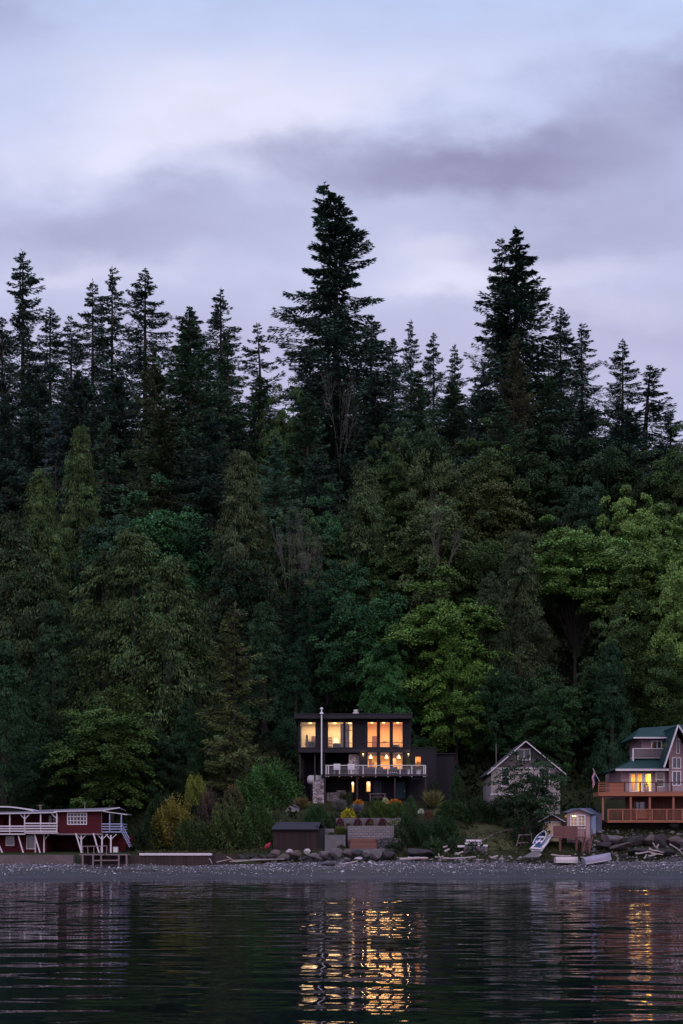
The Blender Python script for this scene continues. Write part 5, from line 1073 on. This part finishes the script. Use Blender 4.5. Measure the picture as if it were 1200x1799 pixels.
MB().box(X(1041), X(1049), 117.1, 117.18, 2.5, Z(1432.5)).build('side_door', mat('pale_blue_paint', (.26, .34, .5), .6, .1), t)
m = MB(); m.slab([(X(994), 116.1, Z(1427)), (X(1014), 116.1, Z(1420.5)), (X(1016), 119.4, Z(1418.5)), (X(996), 119.4, Z(1426))], .06); m.slab([(X(1014)+.01, 116.1, Z(1420.5)), (X(1039), 116.1, Z(1430)), (X(1067), 119.4, Z(1428.5)), (X(1048), 119.4, Z(1417.5))], .06); m.build('roof', mat('slate_blue_roof', (.13, .15, .21), .6, .2, 4), t)
xm = (hc[0]+hc[1])/2
for a, b in ((hc[0], xm-.01), (xm+.01, hc[1])): window(t, a, b, hc[2], hc[3], 116.34, WHITE, bars_v=[(a+b)/2], bars_h=[hc[2]+(hc[3]-hc[2])*k/4 for k in (1, 2, 3)], fw=.075, name='glazed_door')
room(t, X(998), X(1034), 2.6, Z(1430), 116.52, 118.3, mat('cabin_lining', (.4, .33, .28), .8, .1)); m = MB(); m.tube([(X(1011), 117.2, Z(1430.5)), (X(1011), 117.2, Z(1434))], [.05, .18], 10); l = m.build('pendant_lamp', GLOW, t); lamp(X(1011), 117.2, Z(1437), 5, l, (1, .65, .25))
PD = boards('plum_brown_deck', (.16, .075, .07), .12, var=.2)
S2 = Fr(114.9); X2, Z2 = S2.x, S2.z
t = thing('landing_deck', 'raised brown timber landing with stairs in front of the beach cabin', 'deck', (X2(1000), 115.5, 1.4))
MB().box(X2(972), X2(1029), 114.9, 116.2, Z2(1472.5), Z2(1470)).build('platform', PD, t)
MB().box(X2(972), X2(1015), 114.9, 114.95, Z2(1470)+.01, Z2(1451)).build('board_screen', PD, t)
m = MB(); m.box(X2(1015), X2(1029), 114.88, 114.96, Z2(1452.5), Z2(1451))
for px in range(1016, 1030, 2): m.box(X2(px)-.012, X2(px)+.012, 114.9, 114.93, Z2(1470), Z2(1452.5))
m.build('railing', PD, t)
for px in (984.5, 1013.5, 1027): MB().box(X2(px)-.08, X2(px)+.08, 115.0, 115.16, .9, Z2(1472.5)-.003).build('post', PD, t)
m = MB()
for k in range(8): f_ = k/8; m.box(X2(1029-f_*11), X2(1040-f_*11), 114.86-f_*1.5, 115.15-f_*1.5, Z2(1473.5+f_*24), Z2(1472+f_*24))
for dx in (0, 11): m.beam((X2(1029+dx), 114.8, Z2(1471)), (X2(1018+dx), 113.3, Z2(1497)), .07, .16)
for dx in (-1, 11): m.beam((X2(1029+dx), 114.8, Z2(1457)), (X2(1018+dx), 113.3, Z2(1483)), .05); m.beam((X2(1018+dx), 113.3, Z2(1483)), (X2(1018+dx), 113.3, Z2(1499)), .06); m.beam((X2(1029+dx), 114.8, Z2(1457)), (X2(1029+dx), 114.8, Z2(1472)), .06)
m.build('stair', PD, t)
# slipway chute with the blue dinghy, ramp
t = thing('slipway_chute', 'sloping white boat chute running down beside the landing', 'slipway', (X2(950), 114.3, 1.2))
def sl(px, py, y): return (Fr(y).x(px), y, Fr(y).z(py))
m = MB(); m.add([sl(958, 1466, 116.4), sl(973, 1463, 116.4), sl(951, 1493, 113.8), sl(933, 1491, 113.8)], [(0, 1, 2, 3)]); bed = [sl(958, 1468, 116.4), sl(973, 1466, 116.4), sl(951, 1494, 113.8), sl(933, 1493, 113.8)]
MB().slab([bed[0], bed[1], bed[2], bed[3]], .12).build('bed', WHITE, t)
for a, b in ((0, 3), (1, 2)): MB().beam(Vector(bed[a])+Vector((0, 0, .14)), Vector(bed[b])+Vector((0, 0, .14)), .1, .32).build('side_board', WHITE, t)
MB().beam(Vector(bed[3])+Vector((0, 0, .15)), Vector(bed[2])+Vector((0, 0, .15)), .1, .3).build('end_board', WHITE, t)
def hull(name, label, cat, L, Wd, Hh, loc, rot, mt, inv=False, flat=.75):
    t_ = thing(name, label, cat, loc); t_.rotation_euler = rot
    V = []; Q = []; n, k = 14, 9
    for i in range(n+1):
        s = i/n; bw = (1-max(0, (s-.45)/.55)**2.2)*(.82+.18*min(1, s/.25)); sh = Hh*(1+.35*max(0, s-.5)**2)
        for j in range(k+1):
            a = (j/k-.5)*math.pi; V.append(((s-.5)*L, math.sin(a)*abs(math.sin(a))**(-.35 if abs(math.sin(a)) > .01 else 0)*bw*Wd/2, sh*(1-math.cos(a)**.6) if True else 0))
    for i in range(n):
        for j in range(k): Q.append((i*(k+1)+j, i*(k+1)+j+1, (i+1)*(k+1)+j+1, (i+1)*(k+1)+j))
    Q.append(tuple(range(k+1)))
    if inv: V = [(x, y, Hh*1.1-z) for x, y, z in V]
    me = bpy.data.meshes.new('hull'); me.from_pydata(V, [], Q); me.materials.append(mt); o = bpy.data.objects.new('hull', me); COL.objects.link(o); o.parent = t_
    md = o.modifiers.new('thick', 'SOLIDIFY'); md.thickness = .03
    rim = MB(); off = t_.location
    e1 = [V[i*(k+1)] for i in range(n+1)]; e2 = [V[i*(k+1)+k] for i in range(n+1)]
    r_ = MB(); r_.tube(e1, [.035]*len(e1), 5); r_.tube(e2, [.035]*len(e2), 5); rm = bpy.data.meshes.new('gunwale'); rm.from_pydata(r_.v, [], r_.f); rm.materials.append(WHITE); o = bpy.data.objects.new('gunwale', rm); COL.objects.link(o); o.parent = t_
    if not inv:
        r_ = MB()
        for s in (-.22, .12): r_.box(s*L-.1, s*L+.1, -Wd*.4, Wd*.4, Hh*.62, Hh*.68)
        rm = bpy.data.meshes.new('thwart'); rm.from_pydata(r_.v, [], r_.f); rm.materials.append(WHITE); o = bpy.data.objects.new('thwart', rm); COL.objects.link(o); o.parent = t_
    return t_
c0 = (Vector(bed[0])+Vector(bed[3]))*.5; cm = sum((Vector(b) for b in bed), Vector())/4
hull('blue_dinghy', 'small blue open dinghy resting on the sloping white chute', 'boat', 2.1, .8, .38, tuple(cm+Vector((-.12, 0, .1))), (R(0), R(-30), R(62)), mat('blue_boat_paint', (.08, .15, .30), .4, .1))
hull('white_dinghy', 'white dinghy turned upside down on the beach under the landing', 'boat', 1.85, .95, .42, (S2.x(988), 112.9, gz(18, 112.9)+.12), (0, 0, R(4)), mat('pinkish_boat_white', (.50, .45, .44), .5, .1), inv=True)
hull('grey_dinghy', 'larger grey-mauve upturned dinghy on the beach right of the stair', 'boat', 2.3, 1.05, .5, (S2.x(1041), 112.6, gz(19, 112.6)+.22), (0, R(-10), R(10)), mat('grey_mauve_boat', (.28, .26, .34), .5, .15), inv=True)
m = MB(); m.slab([sl(917, 1506, 113.2), sl(947, 1506, 113.2), sl(951, 1494.5, 113.75), sl(938, 1494.5, 113.75)], .15); solid('boat_ramp', 'grey concrete ramp at the foot of the white chute', 'ramp', m, CONC)
# picnic frame left of chute, timber steps on the lawn
t = thing('boat_rack', 'weathered timber rack on the lawn left of the white chute', 'rack', (X(920), 115.4, 2.2))
for a in ((911, 1467, 934, 1466), (909, 1481, 930, 1480)): MB().beam((X2(a[0]), 115.2, Z2(a[1])), (X2(a[2]), 115.2, Z2(a[3])), .07).build('rail', GT, t)
for a in ((913, 1468, 908, 1486), (934, 1463, 935, 1479)): MB().beam((X2(a[0]), 115.2, Z2(a[1])), (X2(a[2]), 115.2, Z2(a[3])), .07).build('leg', GT, t)
t = thing('lawn_steps', 'flight of pale timber sleepers at the seaward edge of the lawn', 'steps', (X2(838), 114.9, 1.8))
for a, b, py, y in ((819, 846, 1475, 116), (817, 847, 1480, 115.6), (804, 817, 1485, 115.1), (838, 846, 1484, 115.2), (849, 857, 1484, 115.2)):
    F_ = Fr(y); z_ = F_.z(py); MB().box(F_.x(a), F_.x(b), y, y+.3, z_-.16, z_).build('sleeper', TRIM, t)
for px in (822, 838, 850): MB().box(X2(px)-.3, X2(px)+.3, 114.9, 115.3, 1.0, Z2(1487)).build('support_block', MATS['pale_concrete'], t)
# lawn and its path as thin sheets
def sheet(name, m_, pts_px, dz):
    pass
LAWN = mat('mown_grass', (.062, .070, .028), .95, .35, 1.6)
yl = np.linspace(115.1, 122, 16); xl = np.linspace(9.5, 15.8, 14)
grid_obj('lawn', xl, yl, lambda X_, Y_: ground(X_, Y_)+.03, LAWN)
pp = []
for k in range(13): f_ = k/12; pp.append((11.3+4.3*f_-.35*math.sin(f_*3.14), 116.4+2.8*f_+.5*math.sin(f_*3.14)))
V = []; Q_ = []
for k, (x_, y_) in enumerate(pp):
    for s_ in (-.17, .17): V.append((x_+s_*.3, y_+s_, gz(x_, y_+s_)+.05))
for k in range(12): Q_.append((2*k, 2*k+1, 2*k+3, 2*k+2))
np_mesh('lawn_path', V, Q_, mat('worn_earth', (.16, .12, .10), .95, .3, 6))['kind'] = 'structure'

# ---------------------------------------------------------------- boulders, driftwood, pebbles
def rock_proto(seed):
    import bmesh
    bm = bmesh.new(); bmesh.ops.create_icosphere(bm, subdivisions=3, radius=1); r_ = random.Random(seed)
    pl = [(Vector((r_.gauss(0, 1), r_.gauss(0, 1), r_.gauss(0, 1))).normalized(), r_.uniform(.55, .9)) for _ in range(11)]
    for v_ in bm.verts:
        for n_, d_ in pl:
            q = v_.co.dot(n_)
            if q > d_: v_.co -= n_*(q-d_)
        v_.co *= 1+.03*math.sin(v_.co.x*9+seed)*math.cos(v_.co.y*8)
    me = bpy.data.meshes.new('boulder'); bm.to_mesh(me); bm.free(); return me
ROCKM = [mat('boulder_'+n_, c_, .9, .5, 2.2, bump=.06) for n_, c_ in (('grey', (.12, .108, .112)), ('rust', (.10, .078, .074)), ('dark', (.04, .037, .038)), ('pale', (.38, .34, .34)))]
RP = []
for k in range(5):
    for j in range(4): me = rock_proto(k+1) if j == 0 else RP[-1][1].copy(); me.materials.clear(); me.materials.append(ROCKM[j]); RP.append(((k, j), me))
RP = dict(RP); rr = random.Random(3)
def boulder(px, py, Y, wpx, hpx, j, label, group):
    F_ = Fr(Y); o = bpy.data.objects.new('boulder', RP[(rr.randrange(5), j)]); COL.objects.link(o)
    w_ = wpx*F_.k/2; h_ = hpx*F_.k/2; o.location = (F_.x(px), Y+w_*.3, F_.z(py)); o.scale = (w_*1.12, w_*.9, h_*1.15); o.rotation_euler = (rr.uniform(-.2, .2), rr.uniform(-.2, .2), rr.uniform(0, .6))
    return tag(o, label, 'boulder', group)
BB = 'boulders of the bank below the modern house garden'
for a in [(484, 1501, 114.0, 20, 15, 1, 'rounded tan boulder at the left end of the bank under the dark shed'), (497, 1507, 113.6, 22, 13, 1, 'squat brown boulder right of the rounded tan one'),
 (507, 1497, 114.3, 16, 10, 3, 'pale-topped boulder under the middle of the dark shed'), (519, 1501, 114.0, 20, 14, 1, 'brownish boulder under the dark shed, left of the whitish one'), (540, 1497, 113.9, 13, 11, 3, 'whitish angular boulder under the right end of the dark shed'),
 (550, 1504, 113.7, 22, 11, 0, 'flat grey boulder right of the whitish angular one'), (571, 1501, 113.9, 24, 15, 0, 'broad grey boulder under the concrete block wall'), (592, 1499, 114.0, 20, 18, 0, 'tall blue-grey boulder below the ledge'),
 (611, 1500, 114.0, 22, 14, 1, 'brown flat boulder below the reddish steps'), (628, 1500, 113.9, 20, 13, 2, 'dark boulder under the ledge centre'), (645, 1501, 113.9, 18, 14, 0, 'grey boulder below the right end of the reddish steps'),
 (661, 1501, 113.9, 22, 18, 0, 'large round grey boulder below the right end of the ledge'), (683, 1502, 114.0, 30, 16, 2, 'mossy dark boulder left of the long flat log'), (610, 1510, 113.2, 14, 6, 0, 'small grey stone in front of the tall blue-grey boulder'), (630, 1509, 113.1, 16, 6, 3, 'small pale stone at the foot of the bank centre'),
 (740, 1498, 114.3, 60, 16, 2, 'long low mossy rock behind the pale shore log'), (535, 1508, 113.5, 14, 8, 2, 'small dark stone under the whitish boulder'), (560, 1509, 113.3, 12, 6, 1, 'small brown stone under the broad grey boulder')]:
    boulder(*a, BB)
boulder(577, 1521, 111, 26, 9, 2, 'dark seaweed-covered rock alone on the beach below the shed', None)
boulder(1097, 1503, 113.3, 12, 5, 2, 'small dark rock on the sand right of the grey dinghy', None)
RBK = 'rocks of the bank below the green-roofed house'
for px, py, Y, w_, h_, j, lb in [(1078, 1474, 115.4, 46, 22, 0, 'wide grey sloping rock next to the beach cabin'), (1092, 1486, 114.7, 54, 14, 1, 'low brown rock under the wide grey sloping one'), (1118, 1476, 115.2, 34, 20, 2, 'dark rock left of the biggest bank rock'), (1142, 1475, 115.1, 30, 22, 1, 'brown upright rock behind the driftwood pile'),
 (1162, 1477, 115.2, 28, 28, 2, 'biggest blackish boulder above the driftwood pile'), (1186, 1478, 115.2, 34, 24, 1, 'brown bank rock at the right frame edge'), (1210, 1482, 115, 34, 26, 0, 'grey bank rock cut by the right frame edge'), (1186, 1448, 117.4, 22, 12, 0, 'squared grey stone under the lower deck at right'), (1062, 1483, 114.6, 26, 12, 2, 'dark stone behind the grey dinghy'), (1125, 1494, 114.1, 40, 10, 2, 'flat dark rock left of the driftwood pile'), (1168, 1496, 114.2, 40, 12, 2, 'flat dark rock behind the driftwood pile')]:
    boulder(px, py+1, Y, w_, h_*.85, j, lb, RBK)
for k in range(16):
    px = 400+k*5.2+rr.uniform(-2, 2); boulder(px, 1507+rr.uniform(-2, 3), 113.6, rr.uniform(8, 15), rr.uniform(6, 10), 2, 'small dark stone in the shadowy bank between the timber seawall and the shed', 'small dark bank stones')
LOG = mat('silver_driftwood', (.36, .31, .30), .8, .2, 4, stretch=(.3, 1, 1)); DLOG = mat('wet_dark_log', (.05, .042, .045), .8, .3, 4)
def log(px0, py0, px1, py1, Y, r, label, m_=None, bend=.05, name='driftwood_log', Y2=None):
    F_ = Fr(Y); G_ = Fr(Y2 or Y); p = Vector((F_.x(px0), Y, F_.z(py0))); q = Vector((G_.x(px1), Y2 or Y, G_.z(py1))); n_ = 7
    pts = [p.lerp(q, k/n_)+Vector((0, 0, bend*math.sin(k/n_*3.14+r*40)+rr.uniform(-.01, .01))) for k in range(n_+1)]
    m = MB().tube(pts, [r*(.8+.3*math.sin(k*1.1+px0)**2)*(1-.35*k/n_) for k in range(n_+1)], 7); return tag(m.build(name, m_ or LOG, smooth=True), label, 'driftwood', 'driftwood on the beach')
log(702, 1509.5, 752, 1508.5, 112.9, .14, 'thick pale flat log in front of the long mossy rock'); log(777, 1508, 836, 1505, 113, .08, 'long thin pale log in front of the timber steps'); log(716, 1506, 736, 1506.5, 113.1, .09, 'short stub log lying on the thick pale log')
log(799, 1500, 814, 1497, 113.6, .1, 'short curved white log beside the low shrub'); log(800, 1498, 806, 1501, 113.5, .07, 'tiny white branch under the curved white log'); log(862, 1506, 875, 1505, 112.9, .11, 'short whitish log alone on the shingle below the lawn'); log(770, 1500, 774, 1508, 113.1, .07, 'upright white stub at the left end of the thin log'); log(764, 1506, 779, 1504, 113.2, .07, 'gnarled white root by the upright stub')
log(778, 1488, 786, 1486, 115, .08, 'small pale log end poking from the shrubs'); log(781, 1495, 790, 1493, 114.2, .12, 'weathered pale stump below the shrubs')
for a in ((1116, 1499, 1138, 1497, .09, 'pale log reaching left out of the driftwood pile'), (1131, 1508, 1136, 1502, .09, 'short upright piece at the left foot of the driftwood pile'), (1140, 1491, 1158, 1496, .09, 'slanting pale log on top of the driftwood pile'), (1137, 1496, 1165, 1501, .07, 'thin log crossing the driftwood pile'), (1139, 1503, 1152, 1502, .1, 'stubby log low in the driftwood pile'), (1144, 1499, 1160, 1500, .08, 'log in the middle of the driftwood pile'), (1147, 1481, 1153, 1489, .07, 'white branch sticking up from the driftwood pile'), (1153, 1489, 1157, 1484, .1, 'white knot end at the top of the driftwood pile'), (1156, 1497, 1167, 1496, .05, 'thin twig at the right of the driftwood pile')): log(*a[:4], 113.4, a[4], a[5])
log(1176, 1481, 1200, 1503, 113.6, .06, 'long bent white branch leaning at the right frame edge', bend=-.12)
log(968, 1502, 1003, 1503, 112.8, .07, 'thin pinkish log in front of the white dinghy'); log(946, 1502, 951, 1501, 112.9, .09, 'pale stone-like log end by the concrete ramp'); log(1020, 1507, 1050, 1507, 112.4, .05, 'thin plank in front of the grey dinghy')
log(596, 1519, 628, 1512, 112, .07, 'slanting grey pole lying on the shingle under the boulders'); log(200, 1532.5, 273, 1529.5, 109, .21, 'long dark waterlogged log on the beach near the red house', DLOG, bend=.02)
for a in ((398, 1506, 417, 1514, 'pale twig crossing at the end of the timber seawall'), (403, 1515, 436, 1511, 'long pale stick on the shingle near the seawall end'), (380, 1516, 404, 1508, 'slanting pale stick against the seawall end'), (408, 1513, 470, 1509, 'long thin pale branch between seawall and shed'), (368, 1509, 373, 1516, 'short upright twig at the seawall corner'), (440, 1511, 500, 1508, 'thin pale branch below the dark shed')): log(*a[:4], 112.6, .045, a[4])
t = thing('kayak', 'small red kayak end tucked left of the dark boat shed', 'kayak', (Fr(115.8).x(472), 115.8, 2))
F_ = Fr(115.6); MB().tube([(F_.x(465), 115.6, F_.z(1490)), (F_.x(469), 115.7, F_.z(1487)), (F_.x(475), 115.8, F_.z(1481))], [.05, .2, .08], 8).build('hull', mat('red_plastic', (.28, .02, .03), .5, .1), t)
def rubble():
    rg = np.random.default_rng(21); V = []; Q = []; T = []
    base = np.array([(1, 0, 0), (0, 1, 0), (-1, 0, 0), (0, -1, 0), (0, 0, .8), (0, 0, -.8)]); tri = np.array([(0, 1, 4), (1, 2, 4), (2, 3, 4), (3, 0, 4), (1, 0, 5), (2, 1, 5), (3, 2, 5), (0, 3, 5)])
    n = 900; x = rg.uniform(-6, 30, n); y = rg.normal(114.15, .28, n); x[:420] = rg.uniform(19, 31, 420); y[:420] = rg.uniform(114, 117.5, 420)
    s = rg.uniform(.06, .2, n); ln = s*0
    for k in range(n):
        z = gz(x[k], y[k])+s[k]*.2; r_ = base*s[k]*rg.uniform(.7, 1.4, 3)+rg.normal(0, .02, (6, 3)); V.append(r_+np.array([x[k], y[k], z])); Q.append(tri+6*k); T += [rg.choice([.05, .09, .14, .24])]*8
    t_ = np.array(T)[:, None]*np.array([[1, .92, .93]]); o = np_mesh('bank_rubble', np.concatenate(V), np.concatenate(Q), leafmat('rubble_stone', gloss=.1), tint=t_); o.color = (1, 1, 1, 1)
    tag(o, 'loose dark stones filling the foot of the shore bank', 'rubble', kind='stuff')
rubble()
def pebbles():
    rg = np.random.default_rng(8); n = 19000
    y = 105.3+8.3*rg.beta(2.0, 1.0, n); x = rg.uniform(-30, 30, n)
    band = .5+.5*np.sin(x*.8+np.sin(y*2)*2); keep = rg.random(n) < (.35+.65*band)*np.clip((y-104)/6, .12, 1); x, y = x[keep], y[keep]; n = len(x)
    s = rg.uniform(.02, .065, n)*(1+.9*(rg.random(n) < .06)); z = np.where(x > -6.2, ground(x, y)+.06, ground(x, np.minimum(y, 113.1)))+.07*np.sin(x*.23+1)+.03*np.sin(x*.83+y*.3)+.02*np.sin(x*.9)*np.sin(y*1.3+x*.2)+s*.4
    o8 = np.array([(1, 0, 0), (0, 1, 0), (-1, 0, 0), (0, -1, 0), (0, 0, .7), (0, 0, -.7)]); tri = np.array([(0, 1, 4), (1, 2, 4), (2, 3, 4), (3, 0, 4), (1, 0, 5), (2, 1, 5), (3, 2, 5), (0, 3, 5)])
    a = rg.uniform(0, 6.28, n); V = o8[None]*s[:, None, None]*np.stack([rg.uniform(.8, 1.8, n), rg.uniform(.7, 1.2, n), rg.uniform(.6, 1, n)], 1)[:, None]
    c, s_ = np.cos(a)[:, None], np.sin(a)[:, None]; V = np.stack([V[..., 0]*c-V[..., 1]*s_, V[..., 0]*s_+V[..., 1]*c, V[..., 2]], 2)+np.stack([x, y, z], 1)[:, None]
    Q = (tri[None]+np.arange(n)[:, None, None]*6).reshape(-1, 3); k = np.repeat(rg.choice([.10, .2, .5, .75], n, p=[.50, .32, .12, .06]), 8)
    m = leafmat("shell_and_pebble", gloss=.3); o = np_mesh('beach_pebbles', V.reshape(-1, 3), Q, m, tint=np.stack([k, k*.95, k*1.02], 1)); o.color = (1, 1, 1, 1)
    tag(o, 'pale shells and pebbles strewn over the shingle beach', 'pebbles', kind='stuff')
pebbles()
